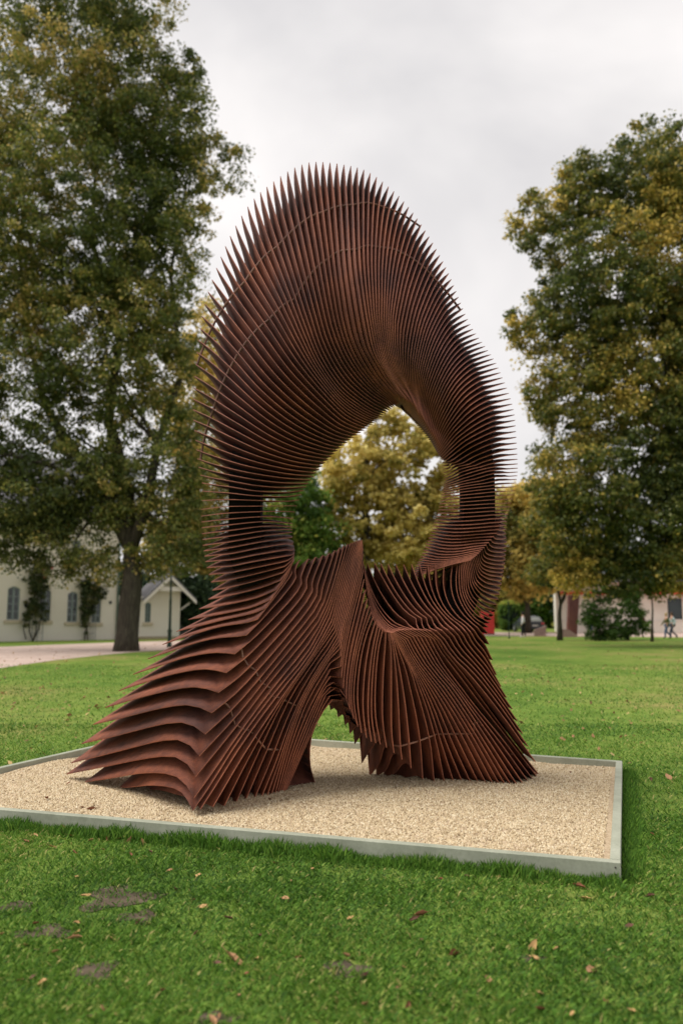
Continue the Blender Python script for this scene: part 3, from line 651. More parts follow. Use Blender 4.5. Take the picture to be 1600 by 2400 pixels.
    (197, [(0.302, 7.6, 1.48), (0.245, 7.32, 1.677), (0.303, 7.15, 1.517), (0.367, 7.06, 1.459), (0.419, 7, 1.446), (0.454, 7.021, 1.404), (0.498, 7.055, 1.328), (0.548, 7.097, 1.232), (0.608, 7.147, 1.116), (0.661, 7.213, 0.95), (0.724, 7.291, 0.752), (0.8, 7.405, 0.45), (0.85, 7.55, 0.055), (0.739, 7.716, 0.055), (0.593, 7.893, 0.055), (0.617, 7.914, 0.214), (0.643, 7.95, 0.489)],
     {'I': 0, 'T': 1, 'K': 4, 'D!': 12, 'F!': 14, 'O!': 16}, None, (0.0, 0.0, 0.0), 1.0, 0.3, (0.0, 0.0, 0.0)),
    (199, [(0.322, 7.6, 1.44), (0.264, 7.3, 1.619), (0.321, 7.131, 1.487), (0.374, 7.05, 1.448), (0.426, 7, 1.438), (0.476, 7.036, 1.268), (0.541, 7.104, 0.934), (0.588, 7.179, 0.56), (0.612, 7.24, 0.256), (0.587, 7.337, 0.285), (0.553, 7.4, 0.267), (0.497, 7.67, 0.133), (0.41, 7.914, 0.055), (0.404, 7.942, 0.209), (0.397, 8, 0.523)],
     {'I': 0, 'T': 1, 'K': 4, 'D!': 8, 'F!': 12, 'O!': 14}, None, (0.0, 0.0, 0.0), 1.0, 0.3, (0.0, 0.0, 0.0)),
    (201, [(0.32, 7.55, 1.362), (0.371, 7.3, 1.431), (0.393, 7.139, 1.442), (0.409, 7.02, 1.449), (0.432, 7.045, 1.305), (0.436, 7.07, 1.156), (0.437, 7.121, 0.859), (0.441, 7.172, 0.561), (0.46, 7.2, 0.397), (0.431, 7.326, 0.435), (0.393, 7.4, 0.423), (0.351, 7.693, 0.214), (0.271, 7.934, 0.055), (0.256, 7.959, 0.246), (0.242, 8, 0.564)],
     {'I': 0, 'T': 1, 'K!': 3, 'D!': 8, 'F!': 12, 'O!': 14}, None, (-0.024, 0.0, 0.003), 1.0, 0.3, (0.0, 0.0, 0.0)),
    (203, [(0.28, 7.55, 1.362), (0.356, 7.3, 1.454), (0.366, 7.04, 1.485), (0.325, 7.06, 1.304), (0.298, 7.092, 1.008), (0.298, 7.124, 0.713), (0.339, 7.15, 0.474), (0.303, 7.273, 0.565), (0.304, 7.3, 0.535), (0.265, 7.47, 0.549), (0.207, 7.65, 0.508), (0.126, 7.8, 0.376), (0.111, 7.863, 0.541), (0.092, 7.95, 0.773)],
     {'I': 0, 'T': 1, 'K!': 2, 'D!': 6, 'F!': 11, 'O!': 13}, None, (-0.031, 0.0, 0.01), 1.0, 0.3, (0.0, 0.0, 0.0)),
    (205, [(0.232, 7.55, 1.402), (0.31, 7.3, 1.485), (0.322, 7.06, 1.515), (0.284, 7.07, 1.349), (0.255, 7.081, 1.161), (0.236, 7.095, 0.927), (0.235, 7.109, 0.693), (0.26, 7.12, 0.504), (0.22, 7.268, 0.603), (0.21, 7.3, 0.625), (0.165, 7.514, 0.65), (0.12, 7.65, 0.64), (0.033, 7.8, 0.554), (0.012, 7.866, 0.701), (0, 7.95, 0.896)],
     {'I': 0, 'T': 1, 'K!': 2, 'D!': 7, 'F!': 12, 'O!': 14}, None, (-0.036, 0.0, 0.017), 1.0, 0.3, (0.0, 0.0, 0.0)),
    (207, [(0.208, 7.55, 1.461), (0.264, 7.3, 1.554), (0.282, 7.08, 1.581), (0.218, 7.083, 1.414), (0.161, 7.089, 1.155), (0.141, 7.094, 0.862), (0.174, 7.1, 0.579), (0.132, 7.217, 0.683), (0.084, 7.3, 0.751), (0.031, 7.512, 0.773), (-0.016, 7.65, 0.757), (-0.106, 7.8, 0.693), (-0.115, 7.865, 0.762), (-0.117, 7.95, 0.855)],
     {'I': 0, 'T': 1, 'K!': 2, 'D!': 6, 'F!': 11, 'O!': 13}, None, (-0.043, 0.0, 0.023), 1.0, 0.3, (0.0, 0.0, 0.0)),
]

SEG_N = (8, 12, 13, 11, 13)
CORNERS = 'TKDF'


def catmull(pts, per=14):
    if len(pts) == 2:
        return np.array([pts[0] + (pts[1] - pts[0]) * k / per for k in range(per + 1)])
    p = np.vstack([2 * pts[0] - pts[1], pts, 2 * pts[-1] - pts[-2]])
    out = []
    for i in range(1, len(p) - 2):
        p0, p1, p2, p3 = p[i - 1], p[i], p[i + 1], p[i + 2]
        d = [max(np.linalg.norm(b - a), 1e-6) ** 0.5 for a, b in ((p0, p1), (p1, p2), (p2, p3))]
        t0, t1 = 0.0, d[0]
        t2 = t1 + d[1]
        t3 = t2 + d[2]
        for k in range(per):
            t = t1 + (t2 - t1) * k / per
            a1 = p0 * (t1 - t) / (t1 - t0) + p1 * (t - t0) / (t1 - t0)
            a2 = p1 * (t2 - t) / (t2 - t1) + p2 * (t - t1) / (t2 - t1)
            a3 = p2 * (t3 - t) / (t3 - t2) + p3 * (t - t2) / (t3 - t2)
            b1 = a1 * (t2 - t) / (t2 - t0) + a2 * (t - t0) / (t2 - t0)
            b2 = a2 * (t3 - t) / (t3 - t1) + a3 * (t - t1) / (t3 - t1)
            out.append(b1 * (t2 - t) / (t2 - t1) + b2 * (t - t1) / (t2 - t1))
    out.append(pts[-1])
    return np.array(out)


def arclen(c):
    return np.concatenate([[0], np.cumsum(np.linalg.norm(np.diff(c, axis=0), axis=1))])


def resample(c, n, end=False):
    s = arclen(c)
    t = np.linspace(0, s[-1], n + 1)
    if not end:
        t = t[:-1]
    return np.stack([np.interp(t, s, c[:, k]) for k in range(3)], axis=1)


def key_profile(row):
    n, pts, labels, fracs, swing, w, depth, hook = row
    pts = np.array(pts, dtype=float)
    if fracs:
        c = catmull(pts)
        s = arclen(c)
        cuts = [0] + [int(np.argmin(np.abs(s - f * s[-1]))) for f in fracs] + [len(c) - 1]
        chunks = [c[cuts[i]:max(cuts[i + 1], cuts[i] + 1) + 1] for i in range(5)]
    else:
        lab = {k.rstrip('!'): v for k, v in labels.items()}
        sharp = sorted({0, len(pts) - 1} | {v for k, v in labels.items() if k.endswith('!')})
        per = 14
        dense, pos = [], {}
        for a, b in zip(sharp, sharp[1:]):
            c = catmull(pts[a:b + 1], per)
            base = len(dense)
            for i in range(a, b + 1):
                pos[i] = base + (i - a) * per
            dense += list(c[:-1])
        dense.append(pts[-1])
        dense = np.array(dense)
        pos[len(pts) - 1] = len(dense) - 1
        cuts = [0] + [pos[lab[k]] for k in CORNERS] + [len(dense) - 1]
        chunks = [dense[cuts[i]:cuts[i + 1] + 1] for i in range(5)]
    front = np.vstack([resample(ch, SEG_N[i], end=(i == 4)) for i, ch in enumerate(chunks)])
    s = arclen(front)
    t = s / s[-1]
    chord = front[0] + (front[-1] - front[0]) * t[:, None]
    if fracs:       # slim blades at both tips, the rear edge swinging out between them
        def step(a, b, x):
            x = np.clip((x - a) / (b - a), 0, 1)
            return x * x * (3 - 2 * x)
        outer = 0.16 * np.sin(np.pi / 2 * np.clip((1 - t) / 0.14, 0, 1)) ** 0.9 + 0.84 * step(0.10, 0.5, 1 - t)
        inner = 0.30 * np.sin(np.pi / 2 * np.clip(t / 0.08, 0, 1)) ** 0.9 + 0.70 * step(0.05, 0.5, t)
        prof = np.where(t < 0.5, inner, outer)
    else:
        prof = np.sin(np.pi * np.clip(t, 0, 1)) ** 0.85
    back = front * (1 - w) + chord * w + prof[:, None] * np.array(swing)
    back += (t / 0.03 * np.exp(1 - t / 0.03))[:, None] * np.array(hook)      # widens the blade at its inner tip
    # the rear edge lies behind the line through the two tips, whatever the lawn-side edge does
    back[:, 1] = chord[:, 1] + prof * depth
    scale = back[:, 1] / (front * (1 - w) + chord * w)[:, 1]
    mid_x = back[:, 0] * scale
    mid_z = EYE + (back[:, 2] - EYE) * scale
    back[:, 0], back[:, 2] = mid_x, mid_z
    return n, np.concatenate([front, back])


def pchip(xs, ys, x):
    """monotone cubic interpolation of stacked arrays ys (keys, ...) at x"""
    h = np.diff(xs)
    shape = (-1,) + (1,) * (ys.ndim - 1)
    d = np.diff(ys, axis=0) / h.reshape(shape)
    m = np.zeros_like(ys)
    w1 = (2 * h[1:] + h[:-1]).reshape(shape)
    w2 = (h[1:] + 2 * h[:-1]).reshape(shape)
    same = d[:-1] * d[1:] > 0
    with np.errstate(divide='ignore', invalid='ignore'):
        hm = (w1 + w2) / (w1 / d[:-1] + w2 / d[1:])
    m[1:-1] = np.where(same, hm, 0)
    m[0], m[-1] = d[0], d[-1]
    i = int(np.clip(np.searchsorted(xs, x) - 1, 0, len(xs) - 2))
    t = (x - xs[i]) / h[i]
    return ((1 + 2 * t) * (1 - t) ** 2 * ys[i] + t * (1 - t) ** 2 * h[i] * m[i]
            + t * t * (3 - 2 * t) * ys[i + 1] + t * t * (t - 1) * h[i] * m[i + 1])


PROFILES = [key_profile(r) for r in PLATE_KEYS]
KEY_N = np.array([p[0] for p in PROFILES], dtype=float)
KEY_P = np.array([p[1] for p in PROFILES])
FIRST, LAST = int(KEY_N[0]), int(KEY_N[-1])
NF = KEY_P.shape[1] // 2
THICK = 0.0065


def build_plate(p, parent):
    front, back = p[:NF], p[NF:]
    mid = front * 0.5 + back * 0.5
    cols = np.stack([front, mid, back], axis=1)          # NF x 3 x 3
    du = np.gradient(cols, axis=0)
    dv = np.repeat((back - front)[:, None, :], 3, axis=1)
    nr = np.cross(du.reshape(-1, 3), dv.reshape(-1, 3))
    avg = nr.sum(axis=0)
    avg /= np.linalg.norm(avg)
    off = avg * THICK / 2
    top = (cols + off).reshape(-1, 3)
    bot = (cols - off).reshape(-1, 3)
    nv = len(top)
    faces, mats = [], []
    for i in range(NF - 1):
        for j in range(2):
            a, b, c, d = i * 3 + j, (i + 1) * 3 + j, (i + 1) * 3 + j + 1, i * 3 + j + 1
            faces.append((a, b, c, d))
            faces.append((nv + d, nv + c, nv + b, nv + a))
    nface = len(faces)
    for i in range(NF - 1):
        a, b = i * 3, (i + 1) * 3
        faces.append((a, nv + a, nv + b, b))
        a, b = i * 3 + 2, (i + 1) * 3 + 2
        faces.append((b, nv + b, nv + a, a))
    me = bpy.data.meshes.new('steel_plate')
    me.from_pydata([tuple(v) for v in np.vstack([top, bot])], [], faces)
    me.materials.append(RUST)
    me.materials.append(RUST_EDGE_LIT)
    me.polygons.foreach_set('material_index', [0] * nface + [1] * (len(faces) - nface))
    me.polygons.foreach_set('use_smooth', [True] * nface + [False] * (len(faces) - nface))
    me.update()
    return link(bpy.data.objects.new('steel_plate', me), parent)


sculpture = empty('steel_sculpture', (0.2, 7.2, 0.08),
                  label='tall rust brown ring sculpture of fanned steel plates standing on gravel', category='sculpture')
PLATES = {n: pchip(KEY_N, KEY_P, float(n)) for n in range(FIRST, LAST + 1)}
for n in range(FIRST, LAST + 1):
    build_plate(PLATES[n], sculpture)

# the square core tube that carries the plates
CORE = [(-0.886, 7.400, 2.191), (-0.892, 7.400, 2.592), (-0.885, 7.400, 2.957), (-0.791, 7.400, 3.452), (-0.616, 7.420, 3.961), (-0.332, 7.450, 4.463), (0.042, 7.450, 4.746), (0.417, 7.450, 4.746), (0.748, 7.450, 4.463), (1.010, 7.450, 4.013), (1.181, 7.420, 3.498), (1.261, 7.420, 3.043), (1.269, 7.400, 2.632), (1.249, 7.450, 2.275), (1.140, 7.500, 1.838), (0.960, 7.550, 1.441), (0.722, 7.600, 1.202), (0.401, 7.600, 1.123), (0.080, 7.550, 1.244), (-0.199, 7.500, 1.442), (-0.555, 7.450, 1.679), (-0.791, 7.400, 1.914)]
def core_ring():
    c = catmull(np.array(CORE + [CORE[0]]), 8)[:-1]
    mb = MB()
    k = len(c)
    cen = c.mean(axis=0)
    for i in range(k):
        t = Vector(c[(i + 1) % k] - c[i - 1]).normalized()
        a = Vector((0, 1, 0))
        a = (a - t * a.dot(t)).normalized()
        r = t.cross(a)
        for s, q in ((-1, -1), (1, -1), (1, 1), (-1, 1)):
            mb.v.append(tuple(Vector(c[i]) + r * (s * 0.145) + a * (q * 0.13)))
    for i in range(k):
        j = (i + 1) % k
        for s in range(4):
            s2 = (s + 1) % 4
            mb.f.append((i * 4 + s, i * 4 + s2, j * 4 + s2, j * 4 + s))
    return mb.build('core_tube', RUST_DARK, sculpture)


core_ring()


def rod_points(pick, inset):
    """places just inside the lawn-side edge of each plate in pick = [(plate, index)]"""
    out = []
    for n, k in pick:
        p = PLATES[n]
        i = min(int(k), NF - 2)
        fr = p[i] * (1 - k + i) + p[i + 1] * (k - i)
        bk = p[NF + i] * (1 - k + i) + p[NF + i + 1] * (k - i)
        d = bk - fr
        out.append(fr + d * min(0.45, inset / max(np.linalg.norm(d), 1e-3)))
    return out


def rod_by_fraction(stops, inset=0.06, r=0.011):
    """threaded rod through the plates of the arch; stops = (plate, share of the edge from the inner tip)"""
    ns, fs = [s[0] for s in stops], [s[1] for s in stops]
    pick = []
    for n in range(ns[0], ns[-1] + 1):
        s = arclen(PLATES[n][:NF])
        pick.append((n, float(np.interp(np.interp(n, ns, fs) * s[-1], s, np.arange(NF)))))
    MB().tube(rod_points(pick, inset), r, 6).build('threaded_rod', ROD, sculpture)


def rod_along(way, n0, n1, inset=0.05, r=0.008):
    """threaded rod that crosses the plates of a leg along a line of (x, z) waypoints"""
    w = np.array(way)
    line = np.vstack([np.stack([np.linspace(a[0], b[0], 40), np.linspace(a[1], b[1], 40)], 1) for a, b in zip(w, w[1:])])
    pick = []
    for n in range(n0, n1 + 1):
        f = PLATES[n][6:NF - 8]
        d = np.linalg.norm(f[:, None, [0, 2]] - line[None], axis=2).min(axis=1)
        i = int(d.argmin())
        if d[i] < 0.05:
            pick.append((n, float(i + 6)))
    if len(pick) > 2:
        MB().tube(rod_points(pick, inset), r, 6).build('threaded_rod', ROD, sculpture)


rod_by_fraction([(43, 0.985), (46, 0.92), (53, 0.78), (59, 0.73), (67, 0.755), (73, 0.815), (79, 0.90), (85, 0.985)])
rod_by_fraction([(34, 0.96), (40, 0.80), (46, 0.69), (53, 0.57), (59, 0.51), (67, 0.56), (73, 0.62), (79, 0.70), (85, 0.79), (92, 0.87), (99, 0.97)])
rod_along([(-0.851, 1.316), (-0.709, 1.094), (-0.56, 0.931), (-0.44, 0.824), (-0.266, 0.663)], -13, 8)
rod_along([(-0.985, 0.887), (-0.854, 0.723), (-0.729, 0.587), (-0.605, 0.484), (-0.429, 0.332)], -13, 6)
rod_along([(0.461, 0.437), (0.619, 0.437), (0.783, 0.442), (0.957, 0.46), (1.102, 0.493), (1.219, 0.568), (1.368, 0.738)], 185, 201)
rod_along([(1.41, 0.081), (1.509, 0.147), (1.59, 0.251), (1.642, 0.356)], 183, 189)

rebase(sculpture)


# ------------------------------------------------------------------ trees
LEAF_LIME = tint_mat('lime_leaves', [(0.0, (0.042, 0.067, 0.016)), (0.4, (0.108, 0.143, 0.031)), (0.65, (0.222, 0.238, 0.051)), (0.85, (0.491, 0.404, 0.114)), (1.0, (0.749, 0.546, 0.186))], 0.5, 0.42, spec=0.45)
LEAF_RUSSET = tint_mat('russet_leaves', [(0.0, (0.043, 0.070, 0.018)), (0.4, (0.114, 0.146, 0.031)), (0.65, (0.264, 0.254, 0.053)), (0.85, (0.552, 0.403, 0.094)), (1.0, (0.816, 0.598, 0.143))], 0.5, 0.42, spec=0.45)
LEAF_GOLD = tint_mat('golden_leaves', [(0.0, (0.108, 0.131, 0.034)), (0.3, (0.324, 0.285, 0.069)), (0.65, (0.648, 0.513, 0.149)), (1.0, (0.850, 0.730, 0.287))], 0.6, 0.5)
LEAF_BROWN = tint_mat('brown_leaves', [(0.0, (0.098, 0.132, 0.045)), (0.4, (0.268, 0.252, 0.072)), (0.75, (0.588, 0.432, 0.123)), (1.0, (0.831, 0.657, 0.194))], 0.6, 0.5)
LEAF_GREEN = tint_mat('green_leaves', [(0.0, (0.057, 0.110, 0.028)), (0.4, (0.125, 0.231, 0.043)), (0.75, (0.275, 0.374, 0.069)), (1.0, (0.572, 0.550, 0.118))], 0.6, 0.45)
LEAF_DARK = tint_mat('dark_leaves', [(0.0, (0.010, 0.023, 0.013)), (0.5, (0.023, 0.047, 0.021)), (1.0, (0.058, 0.091, 0.033))], 0.6, 0.15)
BARK = noisy('bark', [(0.3, (0.030, 0.026, 0.020)), (0.55, (0.062, 0.054, 0.040)), (0.75, (0.11, 0.10, 0.075))], 5.0, 0.95, bump_s=0.9, bump_d=0.04, vec_scale=(3.0, 3.0, 0.45))


def leaf_cloud(cent, rad, per, size, tint_c, droop=0.35):
    """per leaves round each cluster centre; returns verts, quads, tint"""
    n = len(cent) * per
    c = np.repeat(cent, per, axis=0)
    r = np.repeat(rad, per)
    d = RNG.normal(size=(n, 3))
    d /= np.linalg.norm(d, axis=1)[:, None]
    k = RNG.random(n) ** 0.45
    p = c + d * (r * k)[:, None] * np.array([1.0, 1.0, 0.62])
    ax = d * 0.6 + RNG.normal(size=(n, 3)) * 0.7 + np.array([0, 0, -droop])
    ax /= np.linalg.norm(ax, axis=1)[:, None]
    nm = RNG.normal(size=(n, 3)) * 0.8 + np.array([0, 0, 0.7]) + d * 0.4
    sd_ = np.cross(ax, nm)
    sd_ /= np.linalg.norm(sd_, axis=1)[:, None] + 1e-9
    s = size * (0.6 + 0.8 * RNG.random(n))
    a = ax * s[:, None]
    b = sd_ * (s * 0.36)[:, None]
    up = np.cross(sd_, ax) * (s * 0.12)[:, None]
    verts = np.stack([p - a * 0.5, p - a * 0.05 + b + up, p + a * 0.55, p - a * 0.05 - b + up], 1).reshape(-1, 3)
    quads = np.arange(n * 4).reshape(-1, 4)
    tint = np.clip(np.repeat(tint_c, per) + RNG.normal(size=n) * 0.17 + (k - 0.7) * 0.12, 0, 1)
    return verts, quads, tint


def make_tree(name, label, base, trunk, trunk_r, blobs, clusters, per, leaf, mat, tint, group=None, limbs=14, crad=(0.45, 0.95), category='tree', inner=0.35, gap=0.0, bark=None, limb_from=0.45, taper=1.0, forks=()):
    """trunk: points upward; blobs: ((centre), (rx, ry, rz)) ellipsoids that the crown fills unevenly"""
    root = empty(name, base, label=label, category=category, **({'group': group} if group else {}))
    cs, rs = np.array([b[0] for b in blobs], float), np.array([b[1] for b in blobs], float)
    wgt = (rs[:, 0] * rs[:, 1] * rs[:, 2]) ** (2 / 3)
    pick = RNG.choice(len(blobs), clusters, p=wgt / wgt.sum())
    d = RNG.normal(size=(clusters, 3))
    d /= np.linalg.norm(d, axis=1)[:, None]
    shell = RNG.random(clusters) > inner
    k = np.where(shell, 0.72 + 0.34 * RNG.random(clusters), RNG.random(clusters) ** 0.4 * 0.8)
    c = cs[pick] + d * rs[pick] * k[:, None]
    if gap:
        keep = vnoise(c[:, 0] * 0.8 + c[:, 1] * 0.15, c[:, 2] * 0.8 - c[:, 1] * 0.1, 5) > gap
        c = c[keep]
    m = len(c)
    rad = crad[0] + (crad[1] - crad[0]) * RNG.random(m) ** 1.5
    side = vnoise(c[:, 0] * 0.35 + 40, c[:, 2] * 0.35 + c[:, 1] * 0.2, 8)
    tc = np.clip(tint[0] + (tint[1] - tint[0]) * side + RNG.normal(size=m) * 0.12, 0, 1)
    v, q, tn = leaf_cloud(c, rad, per, leaf, tc)
    # branches first: the trunk with the limbs that carry the clusters
    mb = MB()
    tp = [Vector(p) for p in trunk]
    radii = [trunk_r * (1.0 - 0.88 * (i / (len(tp) - 1)) ** taper) for i in range(len(tp))]
    radii[0] = trunk_r * 1.28
    mb.tube(tp, radii, 12)
    for fk_, r0, r1 in forks:
        fp = [Vector(q_) for q_ in fk_]
        mb.tube(fp, [r0 + (r1 - r0) * i / (len(fp) - 1) for i in range(len(fp))], 9)
        tp += fp[1:]
        radii += [r0 + (r1 - r0) * i / (len(fp) - 1) for i in range(1, len(fp))]
    L = len(tp)
    far = RNG.permutation(m)[:limbs]
    for i in far:
        e = Vector(c[i])
        best = min((j for j in range(max(1, int(L * limb_from)), L)), key=lambda j: abs((e.z - tp[j].z) - 0.55 * (e - tp[j]).length))
        s = tp[best]
        w = (e - s)
        m1 = s + w * 0.35 + Vector((RNG.normal() * 0.3, RNG.normal() * 0.3, w.length * 0.10))
        m2 = s + w * 0.7 + Vector((RNG.normal() * 0.35, RNG.normal() * 0.35, w.length * 0.06))
        r0 = min(radii[best] * 0.5, 0.05 + 0.018 * w.length)
        mb.tube([s, m1, m2, e], [r0, r0 * 0.62, r0 * 0.36, r0 * 0.12], 6, cap=False)
        for _ in range(3):
            j = m1.lerp(m2, RNG.random())
            e2 = j + Vector(RNG.normal(size=3)) * w.length * 0.16
            mb.tube([j, j.lerp(e2, 0.5) + Vector((0, 0, 0.1)), e2], [r0 * 0.32, r0 * 0.2, r0 * 0.06], 5, cap=False)
    mb.build('trunk', bark or BARK, root, smooth=True)
    link(bpy.data.objects.new('crown', big_mesh('crown', v, quads=q, mat=mat, attr=tn)), root)
    rebase(root)
    return root


def px_blobs(dist, rows, flat=0.9):
    out = []
    for x, y, rx, ry in rows:
        k = dist / FPX
        out.append((tuple(at(x, y, dist)), (rx * k, min(rx, ry) * k * flat, ry * k)))
    return out


# the big lime on the left, its trunk beside the drive
LD = on_ground(296, 1526).y
lt = on_ground(296, 1526)
make_tree('lime_tree', 'huge lime tree with a thick grey trunk between the pale house and the sculpture',
          lt, [lt + Vector((0, 0, -0.2)), at(298, 1490, LD), at(304, 1420, LD), at(312, 1350, LD), at(306, 1290, LD), at(296, 1240, LD)],
          0.50, px_blobs(LD, [(110, 150, 240, 300), (300, 210, 150, 230), (370, 330, 150, 150), (470, 385, 110, 85), (400, 520, 120, 70), (430, 180, 60, 60), (150, 500, 270, 280), (330, 580, 170, 190),
                              (60, 860, 180, 260), (250, 800, 200, 200), (390, 780, 100, 190), (120, 1110, 230, 160), (350, 1070, 140, 190), (60, 1270, 120, 65), (190, 1250, 130, 90),
                              (390, 1240, 110, 110), (50, 1315, 100, 38), (235, 1330, 60, 40), (405, 1310, 95, 42), (140, 1330, 50, 30), (60, 1185, 170, 90), (210, 1175, 120, 80), (30, 600, 160, 250), (-130, 420, 190, 330), (-150, 950, 170, 260), (200, -120, 260, 240), (440, 1130, 60, 160)]),
          4100, 88, 0.14, LEAF_LIME, (0.2, 0.8), limbs=46, crad=(0.35, 0.95), gap=0.08, limb_from=0.3, taper=4.0,
          forks=[([at(300, 1270, LD), at(255, 1180, LD), at(190, 1080, LD + 1), at(110, 960, LD + 1.5), at(60, 760, LD + 2), at(40, 500, LD + 2)], 0.34, 0.06),
                 ([at(303, 1280, LD), at(300, 1150, LD + 0.5), at(255, 980, LD + 1), at(280, 800, LD + 1.5), at(215, 560, LD + 2), at(230, 300, LD + 2)], 0.36, 0.05),
                 ([at(308, 1290, LD), at(345, 1180, LD - 0.3), at(370, 1040, LD), at(425, 880, LD + 0.6), at(400, 640, LD + 1), at(440, 420, LD + 1)], 0.28, 0.04)])

# the russet tree that fills the right edge, trunk beyond the frame
RD = 40.0
rt = on_ground(1655, 1512)
make_tree('russet_lime_tree', 'big dark tree with russet tips rising along the right edge of the lawn',
          rt, [rt + Vector((0, 0, -0.2)), at(1655, 1450, rt.y), at(1650, 1350, rt.y), at(1640, 1200, rt.y), at(1600, 1000, rt.y), at(1560, 800, rt.y), at(1530, 600, rt.y), at(1520, 420, rt.y)],
          0.6, px_blobs(RD, [(1370, 440, 75, 95), (1540, 420, 140, 140), (1265, 520, 70, 75), (1255, 765, 80, 60), (1420, 660, 170, 190), (1340, 900, 110, 150), (1530, 880, 150, 250),
                             (1400, 1130, 165, 150), (1550, 1230, 150, 150), (1310, 1215, 80, 90), (1470, 1330, 130, 55), (1620, 600, 130, 300), (1640, 1000, 130, 400), (1350, 1320, 60, 50), (1450, 1378, 110, 22), (1580, 1384, 60, 24), (1370, 1372, 50, 20)]),
          2700, 84, 0.168, LEAF_RUSSET, (0.15, 1.0), limbs=36, crad=(0.35, 0.95), gap=0.08, limb_from=0.25)

# golden chestnuts seen through the ring
GD = 62.0
gt = on_ground(856, 1487)
make_tree('golden_tree', 'golden leaved tree with a dark trunk framed by the hole of the ring',
          gt, [gt, at(856, 1400, GD), at(857, 1250, GD), at(855, 1130, GD), at(862, 1040, GD), at(890, 960, GD)], 0.42,
          px_blobs(GD, [(835, 1100, 105, 100), (960, 1090, 115, 95), (850, 1230, 130, 95), (985, 1240, 115, 110), (1070, 1180, 85, 150), (905, 985, 60, 40), (1010, 1010, 50, 40), (900, 1340, 200, 70)]),
          640, 56, 0.35, LEAF_GOLD, (0.32, 1.0), limbs=40, crad=(0.45, 1.25), gap=0.12, group='autumn trees beyond the lawn')
g2 = on_ground(700, 1492)
make_tree('green_tree', 'fresh green bushy tree seen low in the hole beside the dark column',
          g2, [g2, at(700, 1420, g2.y), at(702, 1330, g2.y), at(705, 1220, g2.y)], 0.25,
          px_blobs(g2.y, [(720, 1190, 58, 85), (745, 1270, 52, 75), (690, 1290, 75, 95), (740, 1370, 80, 60), (645, 1200, 60, 85), (600, 1260, 60, 90)]),
          440, 56, 0.26, LEAF_GREEN, (0.25, 0.85), limbs=10, crad=(0.5, 1.2), group='autumn trees beyond the lawn')
g3 = on_ground(470, 1493)
make_tree('yellow_tree', 'yellowing tree behind the lime and the spiked edge of the ring',
          g3, [g3, at(470, 1400, g3.y), at(465, 1200, g3.y), at(460, 950, g3.y), at(462, 780, g3.y)], 0.3,
          px_blobs(g3.y, [(480, 810, 55, 110), (470, 980, 85, 140), (490, 1170, 85, 150), (430, 1270, 85, 90), (510, 1310, 60, 60)]),
          460, 60, 0.25, LEAF_BROWN, (0.42, 1.0), limbs=18, crad=(0.5, 1.2), group='autumn trees beyond the lawn')
g4 = on_ground(1235, 1484)
make_tree('copper_tree', 'copper brown tree between the ring and the russet tree',
          g4, [g4, at(1235, 1420, g4.y), at(1238, 1300, g4.y), at(1236, 1200, g4.y)], 0.3,
          px_blobs(g4.y, [(1200, 1210, 65, 70), (1265, 1200, 80, 75), (1185, 1320, 75, 65), (1280, 1310, 75, 70), (1230, 1370, 80, 30)]),
          330, 60, 0.36, LEAF_BROWN, (0.30, 0.95), limbs=12, crad=(0.7, 1.7), group='autumn trees beyond the lawn')
dk = on_ground(470, 1495)
make_tree('yew_bush', 'dark evergreen bush behind the gable of the low annex',
          dk, [dk, at(470, 1450, dk.y), at(470, 1380, dk.y)], 0.15,
          px_blobs(dk.y, [(470, 1420, 55, 70), (445, 1400, 40, 60), (520, 1430, 50, 60)]),
          240, 60, 0.22, LEAF_DARK, (0.2, 0.8), limbs=4, crad=(0.4, 0.9), category='bush')

# the far belt of trees that closes the park
far_rows = [(-150, 1380, 130, 110, LEAF_DARK), (90, 1390, 130, 100, LEAF_GREEN), (330, 1400, 120, 90, LEAF_DARK), (560, 1370, 110, 110, LEAF_GREEN), (640, 1340, 90, 140, LEAF_GREEN),
            (790, 1410, 90, 80, LEAF_GREEN), (960, 1400, 110, 90, LEAF_DARK), (1090, 1330, 90, 150, LEAF_BROWN), (1160, 1420, 70, 60, LEAF_DARK),
            (1290, 1405, 55, 62, LEAF_GREEN), (1420, 1350, 120, 120, LEAF_DARK), (1600, 1370, 130, 110, LEAF_GREEN), (1790, 1370, 130, 120, LEAF_DARK)]
far_places = ['beyond the picture\'s left edge', 'behind the pale house', 'behind the annex gable', 'behind the ring\'s left column', 'just inside the ring\'s left column', 'low behind the steel crest', 'low behind the upright fins',
              'behind the ring\'s right column', 'behind the clipped hedge', 'behind the parked car', 'behind the pale kiosk building', 'behind the walking couple', 'beyond the picture\'s right edge']
for (x, y, rx, ry, mt), place in zip(far_rows, far_places):
    D = 88.0 + RNG.random() * 14
    b = on_ground(x, 1474)
    b = Vector((at(x, 1474, D).x, D, 0))
    word = 'dark green' if mt == LEAF_DARK else 'mid green' if mt == LEAF_GREEN else 'copper brown'
    make_tree('background_tree', f'{word} background tree {place}', b,
              [b, at(x, 1440, D), at(x + 5, y, D), at(x, y - ry * 0.5, D)], 0.3,
              px_blobs(D, [(x, y, rx, ry), (x - rx * 0.4, y + ry * 0.4, rx * 0.7, ry * 0.6), (x + rx * 0.45, y + ry * 0.35, rx * 0.7, ry * 0.65)]),
              230, 46, 0.50, mt, (0.15, 0.75), limbs=6, crad=(0.9, 2.0), group='belt of trees behind the park')

